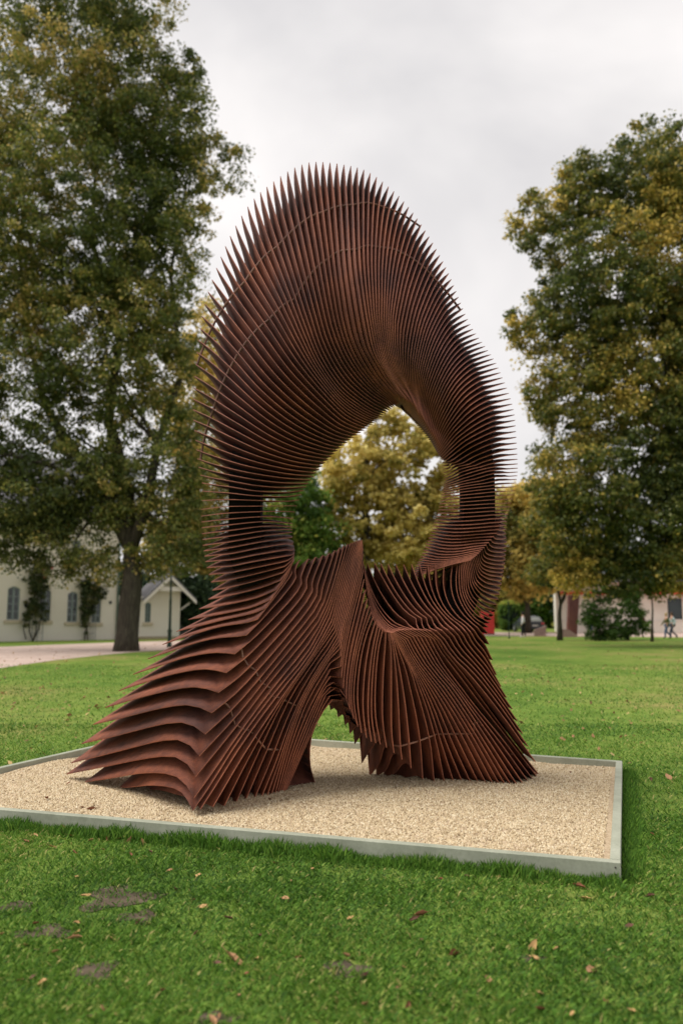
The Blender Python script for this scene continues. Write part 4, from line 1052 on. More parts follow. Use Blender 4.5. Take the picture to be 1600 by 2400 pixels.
# ------------------------------------------------------------------ the pale house on the left
WALL = noisy('cream_render', [(0.3, (0.74, 0.685, 0.61)), (0.7, (0.81, 0.755, 0.68))], 0.7, 0.9, fine=(30, 0.04), bump_s=0.1, bump_d=0.01)
WINFRAME = plain('window_paint', (0.24, 0.29, 0.30), 0.5)
WINFRAME_GREEN = plain('sash_paint', (0.14, 0.19, 0.18), 0.5)
GLASS, gt_, gb_ = new_mat('dark_glass', 0.06, (0.010, 0.018, 0.020), spec=0.6)
gn_ = noise_node(gt_, 0.8)
gr_ = ramp_node(gt_, gn_.outputs['Fac'], [(0.3, (0.008, 0.014, 0.016)), (0.7, (0.03, 0.045, 0.045))])
gt_.links.new(gr_.outputs['Color'], gb_.inputs['Base Color'])
SILL = plain('sill_stone', (0.56, 0.48, 0.36), 0.8)
PIPE = plain('zinc_green', (0.10, 0.15, 0.125), 0.5)
SLATE = noisy('slate', [(0.3, (0.13, 0.13, 0.145)), (0.7, (0.24, 0.235, 0.25))], 2.5, 0.7, vec_scale=(1, 1, 6))
WHITE = plain('white_paint', (0.72, 0.68, 0.63), 0.6)
PLINTH = plain('plinth_render', (0.42, 0.35, 0.24), 0.9)
DARK = plain('dark_iron', (0.015, 0.015, 0.015), 0.5)


class Facade:
    """a vertical plane through two ground points; local x runs along it, local y into the building"""

    def __init__(self, pa, pb):
        self.o = Vector(pa)
        e = Vector(pb) - Vector(pa)
        self.yaw = math.atan2(e.y, e.x)
        self.e = Vector((math.cos(self.yaw), math.sin(self.yaw), 0))
        self.n = Vector((-math.sin(self.yaw), math.cos(self.yaw), 0))

    def uz(self, x, y):
        d = at(x, y, 10.0) - Vector((0, 0, EYE))
        k = (self.o - Vector((0, 0, EYE))).dot(self.n) / d.dot(self.n)
        p = Vector((0, 0, EYE)) + d * k
        return (p - self.o).dot(self.e), p.z

    def root(self, name, **tags):
        r = empty(name, self.o, **tags)
        r.rotation_euler = (0, 0, self.yaw)
        return r


def arch_pts(u0, u1, z, rise, k=8):
    return [(u0 + (u1 - u0) * i / k, z + rise * (1 - (2 * i / k - 1) ** 2)) for i in range(k + 1)]


def wall_with_windows(u0, u1, h, wins, thick, rise):
    """front skin with arched openings, reveals, and plain sides and back"""
    mb = MB()
    wins = sorted(wins)
    u = u0
    for a, b, z0, z1 in wins:
        mb.poly([(u, 0, 0), (a, 0, 0), (a, 0, h), (u, 0, h)])
        mb.poly([(a, 0, 0), (b, 0, 0), (b, 0, z0), (a, 0, z0)])
        ap = arch_pts(a, b, z1 - rise, rise)
        for (x0, q0), (x1, q1) in zip(ap, ap[1:]):
            mb.poly([(x0, 0, q0), (x1, 0, q1), (x1, 0, h), (x0, 0, h)])
            mb.poly([(x0, 0.16, q0), (x1, 0.16, q1), (x1, 0, q1), (x0, 0, q0)])
        mb.poly([(a, 0, z0), (a, 0.16, z0), (a, 0.16, z1 - rise), (a, 0, z1 - rise)])
        mb.poly([(b, 0.16, z0), (b, 0, z0), (b, 0, z1 - rise), (b, 0.16, z1 - rise)])
        mb.poly([(a, 0, z0), (b, 0, z0), (b, 0.16, z0), (a, 0.16, z0)])
        u = b
    mb.poly([(u, 0, 0), (u1, 0, 0), (u1, 0, h), (u, 0, h)])
    mb.poly([(u1, 0, 0), (u1, thick, 0), (u1, thick, h), (u1, 0, h)])
    mb.poly([(u0, thick, 0), (u0, 0, 0), (u0, 0, h), (u0, thick, h)])
    mb.poly([(u1, thick, 0), (u0, thick, 0), (u0, thick, h), (u1, thick, h)])
    return mb


def add_window(root, a, b, z0, z1, rise, rows=4, frame=None):
    w = b - a
    f = MB()
    y0, y1 = 0.075, 0.125
    fw = 0.07
    f.box(a, a + fw, y0, y1, z0, z1 - rise)
    f.box(b - fw, b, y0, y1, z0, z1 - rise)
    f.box(a + fw, b - fw, y0 + 0.002, y1, z0, z0 + fw)
    ap, bp = arch_pts(a, b, z1 - rise, rise), arch_pts(a, b, z1 - rise - fw * 1.2, rise)
    for i in range(len(ap) - 1):
        f.prism([(ap[i][0], y0, ap[i][1]), (ap[i + 1][0], y0, ap[i + 1][1]), (bp[i + 1][0], y0, bp[i + 1][1]), (bp[i][0], y0, bp[i][1])], (0, y1 - y0, 0))
    win = f.build('window', frame or WINFRAME, root)
    mid = (a + b) / 2
    MB().box(mid - 0.055, mid + 0.055, y0 - 0.012, y1 - 0.01, z0 + fw, z1 - fw).build('mullion', frame or WINFRAME, win)
    bars = MB()
    for k in range(1, rows):
        z = z0 + fw + (z1 - rise - z0 - fw) * k / rows
        bars.box(a + fw, mid - 0.055, y0 + 0.006, y1 - 0.012, z - 0.025, z + 0.025)
        bars.box(mid + 0.055, b - fw, y0 + 0.006, y1 - 0.012, z - 0.025, z + 0.025)
    bars.build('glazing_bar', frame or WINFRAME, win)
    for s0, s1 in ((a + fw, mid - 0.055), (mid + 0.055, b - fw)):
        for k in range(rows):
            zz0 = z0 + fw + (z1 - rise - z0 - fw) * k / rows
            zz1 = z0 + fw + (z1 - rise - z0 - fw) * (k + 1) / rows
            MB().box(s0 - 0.003, s1 + 0.003, y1 - 0.022, y1 - 0.014, zz0 + 0.0, zz1 + (rise if k == rows - 1 else 0.0)).build('pane', GLASS, win)
    MB().bevel_box(a - 0.14, b + 0.14, -0.10, 0.10, z0 - 0.22, z0 - 0.003, 0.02).build('sill', SILL, win)
    return win


fac = Facade(on_ground(0, 1504), on_ground(268, 1498.6))
house = fac.root('house', label='pale cream rendered house with arched windows at the left edge', category='house')
wins = []
for x0, x1, yt, yb in ((20, 49, 1374, 1453), (97, 121, 1380.5, 1454.5), (160, 184, 1386.5, 1458), (217, 238, 1392, 1459.5), (-95, -60, 1365, 1450)):
    ua, zt = fac.uz(x0, yt)
    ub, _ = fac.uz(x1, yt)
    _, zb = fac.uz((x0 + x1) / 2, yb)
    wins.append((ua, ub, zb, zt))
u_end, _ = fac.uz(276, 1450)
H_WALL = 8.2
wall_with_windows(-9.0, u_end, H_WALL, wins, 7.5, 0.16).build('wall', WALL, house)
for a, b, z0, z1 in wins:
    add_window(house, a, b, z0, z1, 0.16)
ua, zz = fac.uz(171, 1300)
ub, zl = fac.uz(187, 1311)
uw = MB().box(ua, ub, -0.03, 0.02, zl, zl + 1.2).build('window', WINFRAME, house)
MB().box(ua + 0.06, ub - 0.06, -0.036, -0.031, zl + 0.06, zl + 1.1).build('pane', GLASS, uw)
MB().bevel_box(ua - 0.1, ub + 0.1, -0.12, 0.0, zl - 0.2, zl - 0.003, 0.02).build('sill', SILL, uw)
rf = MB()
rf.prism([(-9.4, -0.5, H_WALL - 0.15), (-9.4, 3.75, H_WALL + 3.6), (-9.4, 8.0, H_WALL - 0.15), (-9.4, 8.0, H_WALL + 0.05), (-9.4, 3.75, H_WALL + 3.85), (-9.4, -0.5, H_WALL + 0.05)], (u_end + 9.7, 0, 0))
rf.build('roof', SLATE, house)
up, _ = fac.uz(273.5, 1450)
MB().tube([(up, -0.11, 0.05), (up, -0.11, H_WALL - 0.2)], 0.062, 8).build('downpipe', PIPE, house)
ul, zl2 = fac.uz(58.5, 1418)
MB().lathe([(0.02, 0.28), (0.09, 0.2), (0.10, 0.02), (0.05, -0.12), (0.02, -0.16)], (ul, -0.16, zl2), 8).build('wall_lantern', DARK, house)
uv_, zv = fac.uz(259, 1412)
MB().box(uv_ - 0.08, uv_ + 0.08, -0.06, -0.002, zv - 0.09, zv + 0.09).build('vent', DARK, house)

# climbing roses on iron trellises against the wall
ROSE = tint_mat('rose_leaves', [(0.0, (0.03, 0.05, 0.02)), (0.5, (0.07, 0.10, 0.035)), (0.85, (0.15, 0.15, 0.05)), (1.0, (0.24, 0.19, 0.07))], 0.6, 0.25)
BLOOM = plain('rose_bloom', (0.62, 0.06, 0.08), 0.6)
STEM = plain('rose_stem', (0.07, 0.06, 0.04), 0.9)
IRON = plain('trellis_iron', (0.20, 0.21, 0.21), 0.6)


def climbing_rose(label, foot, foliage, stems, blooms, trellis, tlabel):
    r = fac.root('climbing_rose', label=label, category='climbing plant')
    cl, rd = [], []
    for x, y, rx, ry, k in foliage:
        for _ in range(k):
            u, z = fac.uz(x + rx * RNG.normal() * 0.5, y + ry * RNG.normal() * 0.5)
            cl.append((u, -0.16 - 0.28 * RNG.random(), max(z, 0.1)))
            rd.append(0.14 + 0.16 * RNG.random())
    v, q, tn = leaf_cloud(np.array(cl), np.array(rd), 34, 0.12, np.clip(0.45 + RNG.normal(size=len(cl)) * 0.2, 0, 1))
    link(bpy.data.objects.new('foliage', big_mesh('foliage', v, quads=q, mat=ROSE, attr=tn)), r)
    for pts in stems:
        p3 = []
        for x, y in pts:
            u, z = fac.uz(x, y)
            p3.append((u, -0.14, max(z, -0.03)))
        MB().tube(p3, [0.045 - 0.03 * i / (len(p3) - 1) for i in range(len(p3))], 6).build('stem', STEM, r)
    for x, y in blooms:
        u, z = fac.uz(x, y)
        MB().lathe([(0.03, -0.06), (0.10, -0.02), (0.12, 0.04), (0.06, 0.10), (0.02, 0.08)], (u, -0.42, z), 8).build('blossom', BLOOM, r, smooth=True)
    t = fac.root('trellis', label=tlabel, category='trellis')
    xa, xb, yt, yb = trellis
    for x in (xa, (xa + xb) / 2, xb):
        u, z0 = fac.uz(x, yb)
        u2, z1 = fac.uz(x, yt)
        MB().tube([(u, -0.22, 0.0), (u, -0.22, z1)], 0.018, 6).build('upright', IRON, t)
    for k in range(6):
        y = yt + (yb - yt) * k / 6
        u0, z = fac.uz(xa, y)
        u1, _ = fac.uz(xb, y)
        MB().tube([(u0, -0.245, z), (u1, -0.245, z)], 0.013, 6).build('rung', IRON, t)


climbing_rose('climbing rose with red blossoms on the house wall, nearest the left edge', (76, 1503),
              [(90, 1352, 22, 26, 40), (84, 1375, 16, 22, 34), (74, 1420, 12, 34, 34), (100, 1415, 9, 34, 16), (60, 1450, 7, 26, 14)],
              [[(76, 1503), (84, 1480), (83, 1455), (78, 1430), (80, 1390)], [(76, 1503), (68, 1480), (68, 1450), (72, 1410)], [(76, 1503), (90, 1475), (95, 1440), (95, 1400)], [(60, 1498), (54, 1475), (58, 1440)]],
              [(95, 1336), (98, 1343), (99, 1355), (117, 1332)], (72, 97, 1392, 1502), 'grey iron trellis beside the second house window, carrying a red rose')
climbing_rose('leafy climbing plant without blossoms on the house wall near the lime trunk', (200, 1500),
              [(203, 1375, 20, 18, 44), (222, 1385, 18, 22, 38), (197, 1410, 9, 36, 34), (215, 1420, 10, 26, 18), (197, 1460, 5, 30, 14)],
              [[(197, 1500), (200, 1470), (199, 1430), (203, 1390)], [(204, 1500), (203, 1475), (210, 1440), (212, 1400)]],
              [], (208, 220, 1410, 1499), 'thin iron trellis by the fourth house window, near the lime trunk')

# the low annex with the bargeboard gable
fa2 = Facade(on_ground(290, 1498.2), on_ground(424, 1496.6))
annex = fa2.root('annex', label='low cream annex with a white bargeboard gable right of the lime trunk', category='building')
ue, zt = fa2.uz(423, 1398)
a0, zwt = fa2.uz(341, 1412)
a1, _ = fa2.uz(354.5, 1412)
_, zwb = fa2.uz(348, 1458.5)
wall_with_windows(-0.5, ue, zt, [(a0, a1, zwb, zwt)], 5.0, 0.12).build('wall', WALL, annex)
add_window(annex, a0, a1, zwb, zwt, 0.12, 4, WINFRAME_GREEN)
ug, zg = fa2.uz(396, 1350)
ur, zr = fa2.uz(455, 1409)
ulf = ug - (ur - ug)
gb = MB()
gb.prism([(ulf + 0.5, 0.002, zt), (ue, 0.002, zt), (ue, 0.002, zt + (zg - zr) * 0.3), (ug, 0.002, zg - 0.25), (ulf + 0.5, 0.002, zt + 0.3)], (0, 0.12, 0))
gb.build('gable_wall', WALL, annex)
for s in (ulf, ur):
    ro = MB()
    ro.prism([(ug, -0.7, zg), (s, -0.7, zr), (s, -0.7, zr + 0.14), (ug, -0.7, zg + 0.16)], (0, 6.0, 0))
    ro.build('roof', SLATE, annex)
    bb = MB()
    bb.prism([(ug, -0.78, zg + 0.02), (s, -0.78, zr + 0.0), (s, -0.78, zr - 0.22), (ug, -0.78, zg - 0.24)], (0, 0.06, 0))
    bb.build('bargeboard', WHITE, annex)
uA, zA = fa2.uz(372, 1378)
uB, _ = fa2.uz(424, 1384)
MB().box(uA, uB, -0.7, -0.6, zA - 0.22, zA + 0.06).build('tie_beam', WHITE, annex)
br = MB()
br.prism([(ue - 0.05, -0.02, zt - 0.9), (ue + 0.06, -0.02, zt - 0.9), (ur - 0.15, -0.02, zr - 0.1), (ur - 0.3, -0.02, zr - 0.05)], (0, 0.1, 0))
br.build('bracket', WHITE, annex)
MB().box(-0.5, ue + 0.02, -0.03, -0.003, 0.0, 0.16).build('plinth', PLINTH, annex)

fs = Facade(on_ground(424, 1495.5), on_ground(470, 1495.0))
shed = fs.root('shed', label='grey slated shed corner peeping out behind the annex', category='shed')
s1, sz = fs.uz(446, 1440)
s0, sz0 = fs.uz(432, 1421)
MB().prism([(0, 0, 0), (s1 + 0.6, 0, 0), (s1, 0, sz * 0.9), (s0, 0, sz0), (0, 0, sz0)], (0, 3, 0)).build('wall', SLATE, shed)

# green lamp post beside the drive
GREENPAINT = plain('green_paint', (0.012, 0.035, 0.022), 0.45)
lp = on_ground(397, 1517)
lamp = empty('lamp_post', lp, label='slim dark green lamp post in front of the annex', category='lamp post')
MB().lathe([(0.13, 0.0), (0.13, 0.12), (0.10, 0.2), (0.095, 0.75), (0.12, 0.8), (0.07, 0.9), (0.06, 2.2), (0.07, 2.25), (0.05, 2.35), (0.042, 4.3)], tuple(lp), 10).build('post', GREENPAINT, lamp, smooth=True)
MB().lathe([(0.06, 4.3), (0.13, 4.36), (0.18, 4.8), (0.22, 4.84), (0.05, 5.05), (0.02, 5.15)], tuple(lp), 8).build('lantern', GREENPAINT, lamp)
rebase(lamp)

# ------------------------------------------------------------------ right-hand background
RED = plain('red_paint', (0.70, 0.055, 0.05), 0.5)
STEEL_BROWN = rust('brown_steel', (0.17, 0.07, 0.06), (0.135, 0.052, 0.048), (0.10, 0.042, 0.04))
PINKSTONE = noisy('pink_granite', [(0.3, (0.26, 0.17, 0.16)), (0.7, (0.36, 0.25, 0.23))], 6, 0.9, fine=(50, 0.2))

fk = Facade(on_ground(1290, 1482), on_ground(1600, 1483.5))
kiosk = fk.root('kiosk_building', label='long pale building with a red awning band behind the shrubs', category='building')
k0, kz = fk.uz(1300, 1366)
k1, _ = fk.uz(1700, 1366)
zt_ = fk.uz(1450, 1366)[1]
d0, dz1 = fk.uz(1562, 1402)
d1, _ = fk.uz(1596, 1402)
dz0 = fk.uz(1580, 1452)[1]
wall_with_windows(k0, k1, zt_, [(d0, d1, dz0, dz1)], 6.0, 0.01).build('wall', WALL, kiosk)
w_ = MB().box(d0, d1, 0.08, 0.13, dz0, dz1).build('window', DARK, kiosk)
MB().box(d0 + 0.08, d1 - 0.08, 0.07, 0.079, dz0 + 0.08, dz1 - 0.08).build('pane', GLASS, w_)
za, zb = fk.uz(1450, 1385)[1], fk.uz(1450, 1391)[1]
for i in range(6):
    ua = k0 + 0.3 + (k1 - k0) * i / 6
    ub = ua + (k1 - k0) / 6 - 0.35
    MB().prism([(ua, -0.002, za), (ua, -1.0, zb + 0.1), (ua, -1.0, zb - 0.12), (ua, -0.95, zb - 0.12), (ua, -0.95, zb + 0.06), (ua, -0.002, za - 0.06)], (ub - ua, 0, 0)).build('awning', RED, kiosk)
zl = fk.uz(1450, 1452)[1]
MB().box(k0 - 0.02, k1, -0.05, -0.003, zl - 0.1, zl + 0.02).build('string_course', WHITE, kiosk)
MB().box(k0 - 0.2, k1 + 0.2, -0.35, 6.2, zt_, zt_ + 0.25).build('roof', SLATE, kiosk)

# brown steel stele with a sloping foot
sb = on_ground(1343, 1493)
stele = empty('steel_stele', sb, label='tall plain brown steel slab standing on a sloping foot beside the young tree', category='sculpture')
D = sb.y
pt = [at(1330, 1494, D), at(1351, 1495, D), at(1357, 1395, D), at(1334, 1395, D)]
MB().prism(pt, (0, 0.5, 0)).build('slab', STEEL_BROWN, stele)
pf = [at(1310, 1493.5, D - 0.3), at(1352, 1495, D - 0.3), at(1352, 1489, D - 0.3), at(1333, 1476, D - 0.3), at(1312, 1474, D - 0.3)]
MB().prism(pf, (0, 0.28, 0)).build('foot', PINKSTONE, stele)
rebase(stele)

blk = on_ground(1266, 1491)
D = blk.y
block = MB()
block.prism([at(1252, 1491, D), at(1279, 1491.5, D), at(1279, 1466, D), at(1270, 1470, D), at(1250, 1478, D)], (0.3, 1.4, 0))
block.build('stone_block', PINKSTONE, label='slanted pinkish stone block lying between the car and the young tree', category='stone block')

rd = on_ground(1146, 1487)
redbox = empty('red_column', rd, label='bright red square column just right of the sculpture', category='column')
D = rd.y
MB().bevel_box(-0.62, 0.42, 0.0, 0.5, 0.0, 1.85, 0.03, Matrix.Translation(rd)).build('shaft', RED, redbox)
MB().box(-0.66, 0.46, -0.04, 0.54, -0.02, 0.06, Matrix.Translation(rd)).build('base', DARK, redbox)
rebase(redbox)

# clipped hedge column and the thin post before it
hd = on_ground(1193, 1479)
hedge = empty('clipped_hedge', hd, label='rounded clipped green hedge column behind the thin post', category='hedge')
hb = px_blobs(hd.y, [(1193, 1442, 25, 36)], 1.0)[0]
hc, hr = np.array(hb[0]), np.array(hb[1])
dirs = RNG.normal(size=(420, 3))
dirs = np.sign(dirs) * np.abs(dirs / np.linalg.norm(dirs, axis=1)[:, None]) ** 0.62
v, q, tn = leaf_cloud(hc + dirs * hr * 0.92, np.full(420, 0.16), 40, 0.11, np.clip(0.35 + 0.5 * (dirs[:, 2] > 0.72) + RNG.normal(size=420) * 0.08, 0, 1))
link(bpy.data.objects.new('foliage', big_mesh('foliage', v, quads=q, mat=LEAF_GREEN, attr=tn)), hedge)
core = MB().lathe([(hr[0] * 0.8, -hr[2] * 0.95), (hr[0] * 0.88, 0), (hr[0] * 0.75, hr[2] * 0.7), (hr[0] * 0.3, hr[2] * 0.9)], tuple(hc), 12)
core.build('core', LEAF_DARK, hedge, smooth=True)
rebase(hedge)
pp = on_ground(1192.5, 1497)
MB().lathe([(0.06, 0.0), (0.06, 0.1), (0.035, 0.14), (0.035, 2.35), (0.05, 2.4), (0.01, 2.5)], tuple(pp), 8).build('thin_post', GREENPAINT, label='thin dark green post standing before the clipped hedge', category='post')

# young forked tree and shrubs under the russet tree
yt = on_ground(1311, 1501)
D = yt.y
make_tree('young_tree', 'young tree with a forked dark trunk left of the brown steel slab', yt,
          [yt + Vector((0, 0, -0.1)), at(1311, 1470, D), at(1310, 1440, D), at(1313, 1412, D), at(1306, 1380, D), at(1302, 1340, D), at(1305, 1300, D)], 0.17,
          px_blobs(D, [(1300, 1330, 60, 45), (1340, 1345, 55, 35), (1270, 1350, 40, 25), (1310, 1280, 60, 45)]), 150, 40, 0.16, LEAF_RUSSET, (0.15, 0.8), limbs=8, crad=(0.3, 0.7), limb_from=0.5)
fork = MB().tube([at(1312, 1415, D), at(1320, 1403, D), at(1327, 1375, D), at(1330, 1345, D)], [0.12, 0.1, 0.08, 0.04], 8)
fork.build('branch', BARK, [o for o in bpy.data.objects if o.name == 'young_tree'][0], smooth=True)
yo = bpy.data.objects['young_tree']
for c in yo.children:
    c.matrix_parent_inverse = Matrix.Translation(yo.location).inverted()
for x, yb_, rows, lab in ((1404, 1502, [(1395, 1430, 34, 40), (1420, 1465, 40, 32), (1385, 1470, 22, 26), (1410, 1390, 30, 22)], 'dark leafy shrub under the russet tree, nearest the brown slab'),
                          (1470, 1500, [(1465, 1425, 40, 34), (1495, 1460, 28, 34), (1455, 1480, 30, 18), (1470, 1395, 34, 20)], 'dark leafy shrub under the russet tree, nearest the walking couple')):
    b = on_ground(x, yb_)
    make_tree('shrub', lab, b, [b, at(x, 1485, b.y), at(x - 1, 1460, b.y), at(x + 2, 1430, b.y)], 0.09, px_blobs(b.y, rows), 105, 40, 0.15, LEAF_GREEN, (0.0, 0.45),
              limbs=8, crad=(0.25, 0.55), category='shrub', group='shrubs under the russet tree', limb_from=0.2)
sp = on_ground(1527, 1504)
make_tree('sapling', 'slim grey stemmed sapling between the shrubs and the walking couple', sp,
          [sp, at(1527, 1470, sp.y), at(1528, 1430, sp.y), at(1526, 1390, sp.y), at(1528, 1340, sp.y)], 0.085,
          px_blobs(sp.y, [(1528, 1345, 50, 35), (1550, 1370, 35, 20)]), 90, 40, 0.15, LEAF_RUSSET, (0.05, 0.5), limbs=6, crad=(0.3, 0.6))

# ------------------------------------------------------------------ people
SKIN = plain('skin', (0.48, 0.28, 0.20), 0.6)
CLOTH = {'white': plain('white_shirt', (0.66, 0.64, 0.68), 0.9), 'black': plain('black_cloth', (0.018, 0.019, 0.024), 0.9), 'blue': plain('denim', (0.055, 0.10, 0.19), 0.9),
         'navy': plain('navy_cloth', (0.02, 0.04, 0.075), 0.9), 'olive': plain('olive_jacket', (0.085, 0.095, 0.035), 0.9), 'pale': plain('pale_shirt', (0.42, 0.52, 0.54), 0.9), 'green': plain('green_shirt', (0.03, 0.12, 0.06), 0.9), 'wine': plain('wine_coat', (0.10, 0.022, 0.035), 0.9)}
HAIR = {'dark': plain('dark_hair', (0.018, 0.013, 0.011), 0.7), 'blond': plain('blond_hair', (0.42, 0.30, 0.15), 0.7), 'brown': plain('brown_hair', (0.07, 0.04, 0.025), 0.7)}


def skin_mesh(name, joints, edges, mat, parent=None, root_i=0, sub=1, **tags):
    me = bpy.data.meshes.new(name)
    me.from_pydata([j[:3] for j in joints], edges, [])
    o = bpy.data.objects.new(name, me)
    link(o, parent, **tags)
    sk = o.modifiers.new('skin', 'SKIN')
    sk.use_smooth_shade = True
    for i, j in enumerate(joints):
        r = j[3] if hasattr(j[3], '__len__') else (j[3], j[3])
        me.skin_vertices[0].data[i].radius = r
        me.skin_vertices[0].data[i].use_root = i == root_i
    ss = o.modifiers.new('subdivision', 'SUBSURF')
    ss.levels = ss.render_levels = sub
    me.materials.append(mat)
    return o


def person(label, foot, yaw, h, stride, top, legs, hair, arm=0.25, carry=False, group=None):
    """one continuous skinned body with clothes and hair as children; local x is the walking direction"""
    s = h / 1.75
    k = stride
    J = [(0, 0, 0.95, (0.13, 0.10)), (0, 0, 1.15, (0.12, 0.09)), (0.01, 0, 1.38, (0.15, 0.095)), (0.02, 0, 1.49, 0.055), (0.03, 0, 1.58, (0.075, 0.085)), (0.035, 0, 1.68, (0.08, 0.085)),
         (0.0, 0.10, 0.90, 0.085), (0.13 * k, 0.10, 0.50, 0.058), (0.14 * k, 0.10, 0.10, 0.042), (0.14 * k + 0.14, 0.10, 0.04, 0.036),
         (0.0, -0.10, 0.90, 0.085), (0.04 * k - 0.02, -0.10, 0.50, 0.058), (-0.26 * k, -0.10, 0.12, 0.042), (-0.26 * k + 0.13, -0.10, 0.045, 0.036),
         (0.0, 0.19, 1.40, 0.055), (-0.10 * k, 0.24, 1.14, 0.042), (-0.02 * k + arm * 0.3, 0.24, 0.90, 0.033), (0.02 * k + arm * 0.35, 0.235, 0.82, 0.034),
         (0.0, -0.19, 1.40, 0.055), (0.10 * k, -0.24, 1.14, 0.042), (0.2 * k + arm * 0.3, -0.23, 0.93, 0.033), (0.24 * k + arm * 0.35, -0.225, 0.85, 0.034)]
    J = [(a * s, b * s, c * s, (tuple(q * s for q in r) if hasattr(r, '__len__') else r * s)) for a, b, c, r in J]
    E = [(0, 1), (1, 2), (2, 3), (3, 4), (4, 5), (0, 6), (6, 7), (7, 8), (8, 9), (0, 10), (10, 11), (11, 12), (12, 13), (2, 14), (14, 15), (15, 16), (16, 17), (2, 18), (18, 19), (19, 20), (20, 21)]
    o = skin_mesh('person', J, E, SKIN, label=label, category='person', **({'group': group} if group else {}))
    o.location = foot
    o.rotation_euler = (0, 0, yaw)

    def grow(ids, f, extra=0.014):
        out = []
        for i in ids:
            a, b, c, r = J[i]
            out.append((a, b, c, tuple(q * f + extra for q in r) if hasattr(r, '__len__') else r * f + extra))
        return out

    def sub_edges(ids):
        mp = {v_: i for i, v_ in enumerate(ids)}
        return [(mp[a], mp[b]) for a, b in E if a in mp and b in mp]
    ids = [0, 1, 2, 14, 15, 16, 18, 19, 20]
    skin_mesh('shirt', grow(ids, 1.08), sub_edges(ids), top, o)
    ids = [0, 6, 7, 8, 10, 11, 12]
    skin_mesh('trousers', grow(ids, 1.06, 0.012), sub_edges(ids), legs, o)
    for a, b in ((8, 9), (12, 13)):
        skin_mesh('shoe', grow([a, b], 1.0, 0.012), [(0, 1)], CLOTH['white'] if top == CLOTH['white'] else CLOTH['black'], o, sub=1)
    hb_ = MB()
    hx, hy, hz = J[5][:3]
    hb_.lathe([(0.075 * s, -0.10 * s), (0.097 * s, -0.02 * s), (0.092 * s, 0.05 * s), (0.055 * s, 0.105 * s), (0.01, 0.12 * s)], (hx - 0.022 * s, hy, hz), 10)
    hb_.build('hair', hair, o, smooth=True)
    nz = MB().lathe([(0.02 * s, -0.02 * s), (0.012 * s, 0.0), (0.006 * s, 0.02 * s)], (hx + 0.082 * s, hy, hz - 0.03 * s), 6)
    nz.build('nose', SKIN, o)
    return o


def foot_at(x, y):
    return on_ground(x, y)


person('person in a white shirt and dark trousers walking near the parked car', foot_at(1226, 1494.5), math.radians(155), 1.76, 0.5, CLOTH['white'], CLOTH['black'], HAIR['dark'])
person('fair haired person in an olive jacket and blue jeans, front one of the walking couple', foot_at(1563, 1496.5), math.radians(175), 1.68, 1.2, CLOTH['olive'], CLOTH['blue'], HAIR['blond'])
person('person in a pale shirt and navy trousers, just behind the one in olive', foot_at(1576, 1496), math.radians(175), 1.72, 1.3, CLOTH['pale'], CLOTH['navy'], HAIR['brown'])
person('person in a green shirt half hidden behind the dark shrub', foot_at(1384, 1494), math.radians(10), 1.74, 0.6, CLOTH['green'], CLOTH['navy'], HAIR['brown'])
person('person in a wine red coat behind the shrub beside the sapling', foot_at(1505, 1494), math.radians(20), 1.7, 0.5, CLOTH['wine'], CLOTH['black'], HAIR['dark'])

# ------------------------------------------------------------------ parked car, seen from behind
CARPAINT, ct_, cb_ = new_mat('car_paint', 0.25, (0.03, 0.035, 0.045), spec=0.6)
cn_ = noise_node(ct_, 3.0)
cr_ = ramp_node(ct_, cn_.outputs['Fac'], [(0.3, (0.018, 0.022, 0.03)), (0.7, (0.035, 0.04, 0.05))])
ct_.links.new(cr_.outputs['Color'], cb_.inputs['Base Color'])
CARGLASS = plain('car_glass', (0.30, 0.32, 0.30), 0.1, 0.8)
TAIL = plain('tail_lamp', (0.55, 0.03, 0.03), 0.3)
TYRE = plain('tyre_rubber', (0.02, 0.02, 0.02), 0.9)
PLATE = plain('number_plate', (0.7, 0.7, 0.66), 0.5)
cf = on_ground(1254, 1482)
car = empty('parked_car', cf, label='dark parked car seen from behind beyond the person in white', category='car')
MT = Matrix.Translation(cf) @ Matrix.Rotation(math.radians(6), 4, 'Z')


def cross(y, rows):
    return [MT @ Vector((x, y, z)) for x, z in rows]


def car_ring(y, w, zlow, zbelt, zroof, wr):
    return cross(y, [(-w * 0.94, zlow), (-w, zlow + 0.25), (-w, zbelt), (-wr, zroof - 0.06), (-wr * 0.8, zroof), (wr * 0.8, zroof), (wr, zroof - 0.06), (w, zbelt), (w, zlow + 0.25), (w * 0.94, zlow)])


rings = [car_ring(0.0, 0.80, 0.34, 0.86, 0.90, 0.74), car_ring(0.10, 0.86, 0.28, 0.92, 1.00, 0.76), car_ring(0.45, 0.88, 0.24, 0.93, 1.40, 0.60), car_ring(1.4, 0.89, 0.22, 0.93, 1.47, 0.62), car_ring(2.4, 0.89, 0.22, 0.92, 1.42, 0.60), car_ring(3.1, 0.87, 0.22, 0.90, 0.98, 0.74), car_ring(4.1, 0.78, 0.3, 0.72, 0.76, 0.66)]
mb = MB()
for r_ in rings:
    mb.v += [tuple(p) for p in r_]
for i in range(len(rings) - 1):
    for s in range(10):
        s2 = (s + 1) % 10
        mb.f.append((i * 10 + s, i * 10 + s2, (i + 1) * 10 + s2, (i + 1) * 10 + s))
mb.f.append(tuple(range(9, -1, -1)))
mb.f.append(tuple(range(60, 70)))
body = mb.build('body', CARPAINT, car)
MB().prism([MT @ Vector(p) for p in ((-0.66, 0.09, 0.98), (0.66, 0.09, 0.98), (0.54, 0.40, 1.35), (-0.54, 0.40, 1.35))], MT.to_3x3() @ Vector((0, -0.02, 0.015))).build('rear_window', CARGLASS, car)
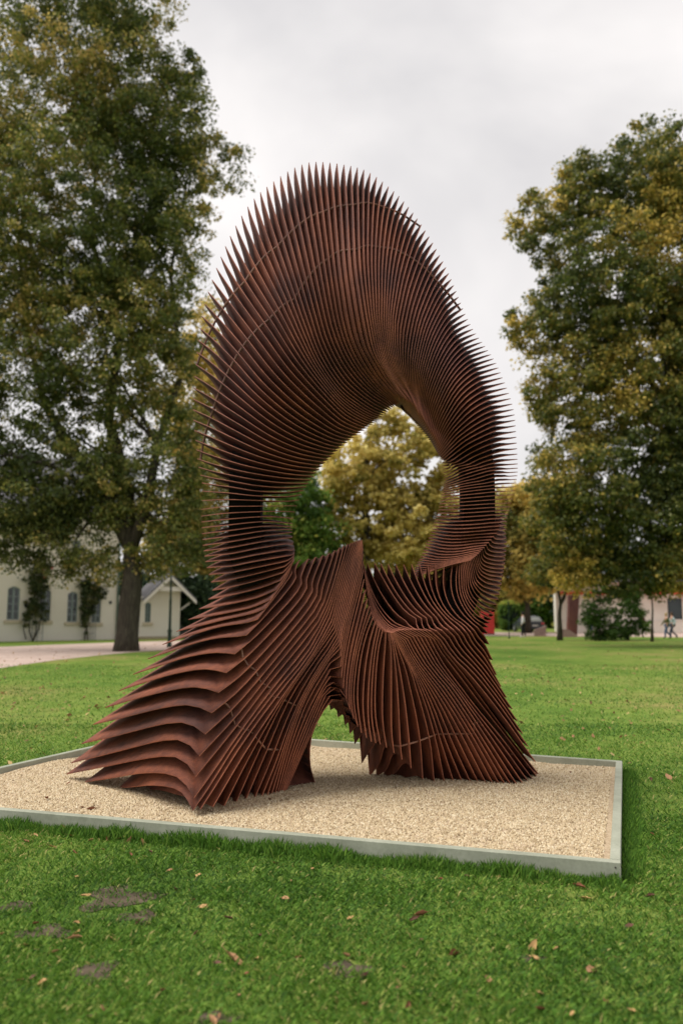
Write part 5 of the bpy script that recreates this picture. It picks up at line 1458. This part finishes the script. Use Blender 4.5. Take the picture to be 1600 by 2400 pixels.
for s in (-1, 1):
    MB().bevel_box(s * 0.70 - 0.13, s * 0.70 + 0.13, -0.04, 0.08, 0.70, 0.86, 0.02, MT).build('tail_light', TAIL, car)
    for yy in (0.75, 3.3):
        w0 = MB().tube([MT @ Vector((s * 0.72, yy, 0.31)), MT @ Vector((s * 0.90, yy, 0.31))], 0.31, 18).build('wheel', TYRE, car)
        MB().tube([MT @ Vector((s * 0.89, yy, 0.31)), MT @ Vector((s * 0.91, yy, 0.31))], 0.19, 14).build('rim', IRON, w0)
MB().box(-0.26, 0.26, -0.03, 0.0, 0.55, 0.66, MT).build('number_plate', PLATE, car)
MB().bevel_box(-0.82, 0.82, -0.06, 0.06, 0.32, 0.50, 0.03, MT).build('bumper', CARPAINT, car)
rebase(car)

# ------------------------------------------------------------------ lawn: bare soil, grass blades, fallen leaves
SOIL = noisy('bare_soil', [(0.3, (0.050, 0.038, 0.026)), (0.55, (0.095, 0.072, 0.050)), (0.75, (0.15, 0.115, 0.08))], 9.0, 0.95, fine=(70, 0.25), bump_s=0.6, bump_d=0.02)
SOIL_AT = [(278, 2105, 80, 26), (325, 2150, 45, 14), (110, 2186, 70, 14), (225, 2278, 48, 24), (812, 2275, 58, 22), (505, 2388, 48, 14), (1245, 2248, 30, 7), (35, 2128, 50, 12)]
soil_xy = []
for x, y, rx, ry in SOIL_AT:
    c = on_ground(x, y)
    a = (on_ground(x + rx, y) - c).length
    b = (on_ground(x, y - ry) - on_ground(x, y + ry)).length / 2
    soil_xy.append((c.x, c.y, a, b))
    rim = []
    for k in range(26):
        q = 2 * math.pi * k / 26
        f = 1.0 + 0.28 * math.sin(3 * q + x) + 0.16 * math.sin(5 * q + y) + 0.08 * math.sin(9 * q)
        rim.append((c.x + a * f * math.cos(q), c.y + b * f * math.sin(q), 0.004 + 0.0004 * (k % 2)))
    mesh_obj('soil_patch', [(c.x, c.y, 0.006)] + rim, [(0, 1 + k, 1 + (k + 1) % 26) for k in range(26)], SOIL, kind='structure')

BED2 = np.array([(p.x, p.y) for p in (FL, FR, BR, BL)])


def inside_bed(x, y, margin=0.0):
    ok = np.ones(len(x), bool)
    for i in range(4):
        a, b = BED2[i], BED2[(i + 1) % 4]
        e = b - a
        nrm = np.array([-e[1], e[0]]) / np.linalg.norm(e)
        ok &= ((x - a[0]) * nrm[0] + (y - a[1]) * nrm[1]) > -margin
    return ok


def soil_mask(x, y):
    m = np.zeros(len(x))
    for cx, cy, a, b in soil_xy:
        r = ((x - cx) / a) ** 2 + ((y - cy) / b) ** 2 + 1.1 * (vnoise(x * 14, y * 14, 15) - 0.5) + 0.6 * (vnoise(x * 40, y * 40, 16) - 0.5)
        m = np.maximum(m, np.clip(1.2 - r, 0, 1))
    return m


def blades(x, y, h, w, lean, tint):
    n = len(x)
    yaw = RNG.random(n) * 6.283
    dirx, diry = np.cos(yaw), np.sin(yaw)
    sx, sy = -diry * w / 2, dirx * w / 2
    ln = np.sin(lean) * h
    up = np.cos(lean) * h
    z0 = np.full(n, -0.002)
    bx, by = x + dirx * ln * 0.35, y + diry * ln * 0.35
    tx, ty = x + dirx * ln, y + diry * ln
    v = np.stack([np.stack([x - sx, y - sy, z0], 1), np.stack([x + sx, y + sy, z0], 1),
                  np.stack([bx + sx * 0.7, by + sy * 0.7, up * 0.66], 1), np.stack([tx, ty, up], 1)], 1).reshape(-1, 3)
    t = np.array([(0, 1, 2), (0, 2, 3)])
    tri = (t[None] + (np.arange(n) * 4)[:, None, None]).reshape(-1, 3)
    return v, tri, np.repeat(tint, 2)


GRASS = tint_mat('grass_blades', [(0.0, (0.036, 0.092, 0.013)), (0.35, (0.091, 0.211, 0.024)), (0.65, (0.186, 0.332, 0.045)), (0.88, (0.341, 0.420, 0.094)), (1.0, (0.512, 0.443, 0.170))], 0.6, 0.3, spec=0.3)


def make_grass():
    parts = []

    def zone(count, y0, y1, power, hmin, hmax, w, spread):
        y = (y0 ** power + (y1 ** power - y0 ** power) * RNG.random(count)) ** (1 / power)
        x = (RNG.random(count) * 2 - 1) * (0.46 * y + spread)
        keep = ~inside_bed(x, y, 0.004)
        keep &= RNG.random(count) > soil_mask(x, y) * 0.9
        clump = vnoise(x * 3.1, y * 3.1, 1) * 0.6 + vnoise(x * 9.0, y * 9.0, 2) * 0.4
        keep &= RNG.random(count) < 0.35 + clump * 0.95
        x, y, clump = x[keep], y[keep], clump[keep]
        n = len(x)
        patch = vnoise(x * 0.8 + 20, y * 0.8, 6)
        h = (hmin + (hmax - hmin) * RNG.random(n) ** 1.6) * (0.75 + 0.5 * clump)
        lean = np.clip(np.abs(RNG.normal(size=n)) * 0.55 + 0.55, 0, 1.42)
        dry = (RNG.random(n) < 0.05) * 0.45
        tint = np.clip(0.26 + 0.36 * patch + 0.22 * RNG.normal(size=n) + 0.15 * (clump - 0.5) + dry, 0, 1)
        parts.append(blades(x, y, h, w * (0.7 + 0.6 * RNG.random(n)), lean, tint))

    zone(310000, 2.85, 6.6, 1.0, 0.016, 0.050, 0.0050, 0.95)
    zone(100000, 6.2, 12.0, 1.0, 0.03, 0.055, 0.008, 1.2)
    zone(70000, 11.5, 26.0, 1.2, 0.03, 0.06, 0.016, 2.0)
    # the longer fringe that the mower leaves along the frame
    n = 15000
    u = RNG.random(n)
    f = np.array(FL)[None] * (1 - u)[:, None] + np.array(FR)[None] * u[:, None]
    d = np.abs(RNG.normal(size=n)) * 0.07 + 0.008
    e = np.array(FR - FL)
    e /= np.linalg.norm(e)
    x, y = f[:, 0] + e[1] * d, f[:, 1] - e[0] * d
    tall = np.clip(vnoise(u * 26, u * 0, 12), 0, 1)
    parts.append(blades(x, y, 0.03 + 0.075 * RNG.random(n) ** 2 * (0.35 + tall), np.full(n, 0.004), np.abs(RNG.normal(size=n)) * 0.35 + 0.05, np.clip(0.35 + 0.15 * RNG.normal(size=n), 0, 1)))
    n = 6500
    u = RNG.random(n)
    f = np.array(FR)[None] * (1 - u)[:, None] + np.array(BR)[None] * u[:, None]
    d = np.abs(RNG.normal(size=n)) * 0.06 + 0.008
    parts.append(blades(f[:, 0] + d, f[:, 1], 0.03 + 0.06 * RNG.random(n) ** 2, np.full(n, 0.004), np.abs(RNG.normal(size=n)) * 0.4 + 0.05, np.clip(0.35 + 0.15 * RNG.normal(size=n), 0, 1)))
    vs, ts, tn, off = [], [], [], 0
    for v, t, a in parts:
        vs.append(v)
        ts.append(t + off)
        tn.append(a)
        off += len(v)
    return np.vstack(vs), np.vstack(ts), np.concatenate(tn)


gv_, gt2, ga = make_grass()
link(bpy.data.objects.new('grass', big_mesh('grass', gv_, tris=gt2, mat=GRASS, attr=ga)),
     label='short green lawn grass around the gravel bed', category='grass', kind='stuff')

# fallen leaves
LEAFMAT = [noisy(f'fallen_leaf_{w}', [(0.3, tuple(c * 0.6 for c in col)), (0.6, col), (0.8, tuple(min(1, c * 1.25) for c in col))], 40, 0.7, spec=0.3)
           for w, col in (('tan', (0.44, 0.24, 0.12)), ('russet', (0.27, 0.105, 0.055)), ('brown', (0.15, 0.07, 0.045)), ('ochre', (0.50, 0.31, 0.13)))]


def leaf_mesh(seed, mat):
    r = np.random.default_rng(seed)
    rows, cols = 9, 5
    curl, roll, twist = 0.5 + r.random() * 0.9, 0.3 + r.random() * 0.8, (r.random() - 0.5) * 1.2
    v, f = [], []
    for i in range(rows):
        t = i / (rows - 1)
        half = 0.34 * math.sin(math.pi * min(1, t * 0.97 + 0.015)) ** 0.75 * (1 - 0.25 * t) * (1 + 0.12 * math.sin(i * 2.3 + seed))
        for j in range(cols):
            s = (j / (cols - 1) - 0.5) * 2
            x = (t - 0.5)
            y = s * half * math.cos(roll * abs(s))
            z = abs(s) * half * math.sin(roll) * 0.9 + curl * 0.35 * (x * x) + 0.02 * math.sin(7 * t + 3 * s + seed)
            yy = y * math.cos(twist * x) - z * math.sin(twist * x)
            zz = y * math.sin(twist * x) + z * math.cos(twist * x)
            v.append((x, yy, zz))
    for i in range(rows - 1):
        for j in range(cols - 1):
            a = i * cols + j
            f.append((a, a + 1, a + cols + 1, a + cols))
    n = len(v)
    p0 = np.array(v[cols // 2])
    for k in range(4):
        q = p0 + np.array([-0.08 * k, 0.01 * k * (seed % 3 - 1), 0.012 * k])
        v += [tuple(q + (0, 0.012, 0)), tuple(q + (0, -0.012, 0)), tuple(q + (0, 0, 0.014))]
    for k in range(3):
        a = n + k * 3
        for s in range(3):
            f.append((a + s, a + (s + 1) % 3, a + 3 + (s + 1) % 3, a + 3 + s))
    zmin = min(p[2] for p in v)
    v = [(a, b, c - zmin) for a, b, c in v]
    me = bpy.data.meshes.new('fallen_leaf')
    me.from_pydata(v, [], f)
    me.materials.append(mat)
    me.polygons.foreach_set('use_smooth', [True] * len(f))
    me.update()
    return me


LEAVES = [leaf_mesh(3 + k, LEAFMAT[k % 4]) for k in range(12)]


def q1(*pts):
    return [(x * 0.5102, 1660 + y * 0.5103, s) for x, y, s in pts]


def q2(*pts):
    return [(800 + x * 0.5102, 1660 + y * 0.5103, s) for x, y, s in pts]


named = [((550, 2253, 62, 0), 'largest tan curled leaf on the lawn, low left of the middle'),
         ((1062, 2238, 44, 1), 'broad russet leaf on the grass below the frame corner side'),
         ((1142, 2298, 36, 0), 'flat pale leaf near the lower edge, right of the middle'),
         ((1250, 2223, 40, 3), 'upright twisted ochre leaf on the right side of the front lawn'),
         ((1384, 2276, 40, 0), 'folded tan leaf on the right front lawn beside bare soil'),
         ((148, 1950, 34, 3), 'long pale leaf leaning in the grass fringe at the left end of the frame'),
         ((306, 1974, 34, 0), 'orange tan leaf standing against the timber frame at the left'),
         ((334, 1979, 30, 3), 'pale leaf standing upright against the timber frame at the left'),
         ((60, 2216, 26, 3), 'pale leaf lying at the edge of the bare soil far left'),
         ((99, 2305, 34, 3), 'broad pale leaf near the lower left corner of the lawn'),
         ((242, 2370, 28, 0), 'tan leaf standing in the grass at the lower left edge'),
         ((495, 2396, 44, 0), 'tan leaf cut by the bottom edge of the picture'),
         ((855, 2292, 40, 2), 'curled brown leaf lying on the bare soil patch, bottom middle'),
         ((955, 2362, 28, 1), 'small upright russet leaf near the bottom edge, middle'),
         ((1356, 2078, 30, 1), 'russet leaf tucked under the front frame near its corner'),
         ((1369, 2107, 28, 3), 'narrow ochre stick-like leaf just below the frame corner')]
small = q1((320, 585, 16), (120, 612, 22), (240, 637, 24), (345, 665, 22), (495, 603, 26), (545, 603, 28), (690, 660, 18), (475, 650, 14), (600, 673, 18), (165, 585, 16), (420, 607, 16), (355, 775, 18),
           (780, 745, 16), (910, 768, 20), (805, 835, 26), (1260, 712, 22), (1340, 795, 14), (1435, 738, 16), (1310, 875, 26), (395, 862, 26), (890, 880, 18), (930, 912, 24), (1050, 965, 22), (165, 990, 18), (10, 1040, 18),
           (355, 985, 18), (355, 1030, 18), (345, 1060, 32), (515, 1060, 20), (255, 1120, 20), (635, 985, 22), (900, 1035, 20), (1190, 1045, 16), (1000, 1172, 22), (1180, 1150, 20), (1130, 1220, 20),
           (90, 1250, 20), (145, 1240, 20), (750, 1300, 26), (1095, 1320, 22), (410, 1415, 18), (1010, 1415, 20), (1535, 1197, 18), (1370, 1145, 18)) + \
    q2((455, 787, 20), (575, 772, 16), (720, 775, 16), (1415, 865, 24), (365, 950, 36), (335, 972, 30), (1320, 1005, 28), (40, 965, 20), (365, 1065, 18), (985, 1108, 26), (885, 1150, 26), (25, 1140, 26), (285, 1190, 18),
       (260, 1285, 18), (910, 1310, 30), (110, 1365, 30), (915, 1385, 36), (1060, 1405, 24), (1210, 1355, 34), (1330, 1390, 22), (1335, 690, 14), (1330, 475, 18), (1330, 340, 16), (1420, 330, 20), (1500, 318, 26), (1425, 578, 12))
stones = q1((215, 415, 20), (315, 345, 14), (380, 458, 14), (420, 467, 26), (1240, 420, 16)) + q2((75, 380, 12), (230, 535, 12), (480, 378, 10), (1050, 295, 10), (1245, 255, 12))


def drop_leaf(x, y, s, k, z, label, group):
    p = on_ground(x, y, z)
    o = bpy.data.objects.new('fallen_leaf', LEAVES[k])
    size = s / FPX * (p - Vector((0, 0, EYE))).length * 0.9
    o.scale = (size, size, size)
    o.location = p
    o.rotation_euler = ((RNG.random() - 0.5) * 0.9, (RNG.random() - 0.5) * 0.9, RNG.random() * 6.28)
    link(o, label=label, category='leaf', **({'group': group} if group else {}))
    return o


for (x, y, s, k), lab in named:
    o = drop_leaf(x, y, s, k + 4 * int(RNG.integers(0, 3)), 0.012, lab, 'fallen leaves on the front lawn')
    if 'upright' in lab or 'standing' in lab or 'leaning' in lab:
        o.rotation_euler = (0.3, -1.0, RNG.random() * 6.28)
COLOURS = ['tan', 'russet', 'brown', 'ochre']
ORDER = ['first', 'second', 'third', 'fourth', 'fifth', 'sixth', 'seventh', 'eighth', 'ninth', 'tenth', 'eleventh', 'twelfth']


def lawn_zone(x, y):
    if x > 1465:
        return 'on the lawn right of the gravel bed'
    if y < 2060:
        return 'in the grass under the front frame'
    if y < 2165:
        return 'on the upper strip of the front lawn'
    if y < 2280:
        return 'halfway down the front lawn'
    return 'near the bottom edge of the lawn'


picked = [(x, y, s, int(RNG.integers(0, 12))) for x, y, s in small]
seen_in = {}
for x, y, s, k in sorted(picked):
    key = (COLOURS[k % 4], lawn_zone(x, y))
    seen_in[key] = seen_in.get(key, 0) + 1
    drop_leaf(x, y, s, k, 0.014, f'small {key[0]} leaf {key[1]}, {ORDER[seen_in[key] - 1]} {key[0]} from left', 'fallen leaves on the front lawn')
for i, (x, y, s) in enumerate(sorted(stones)):
    drop_leaf(x, y, s, int(RNG.choice([1, 2, 5, 6])), 0.072, f'small dark dry leaf on the pale gravel, {ORDER[i]} from the left', 'leaves on the gravel')


# the scatter of leaves farther off, too many and too small to count
def litter(n):
    y = 8.6 + (44 - 8.6) * RNG.random(n) ** 1.15
    x = (RNG.random(n) * 2 - 1) * (0.47 * y + 1)
    keep = ~inside_bed(x, y, 0.1) & (RNG.random(n) < 0.25 + 1.1 * vnoise(x * 0.25 + 3, y * 0.25, 9) ** 1.5)
    x, y = x[keep], y[keep]
    n = len(x)
    c = np.stack([x, y, np.full(n, 0.03)], 1)
    yaw, s = RNG.random(n) * 6.283, 0.022 + 0.026 * RNG.random(n)
    a = np.stack([np.cos(yaw) * s, np.sin(yaw) * s, (RNG.random(n) - 0.3) * s], 1)
    b = np.stack([-np.sin(yaw) * s * 0.5, np.cos(yaw) * s * 0.5, (RNG.random(n) - 0.3) * s], 1)
    v = np.stack([c - a, c + b, c + a, c - b], 1).reshape(-1, 3)
    return v, np.arange(n * 4).reshape(-1, 4), RNG.random(n)


LITTER = tint_mat('leaf_litter', [(0.0, (0.16, 0.08, 0.045)), (0.5, (0.34, 0.19, 0.09)), (1.0, (0.55, 0.40, 0.18))], 0.8, 0.15)
lv, lq, la = litter(2600)
link(bpy.data.objects.new('leaf_litter', big_mesh('leaf_litter', lv, quads=lq, mat=LITTER, attr=la)),
     label='yellow and brown leaves scattered over the far lawn', category='leaf litter', kind='stuff')
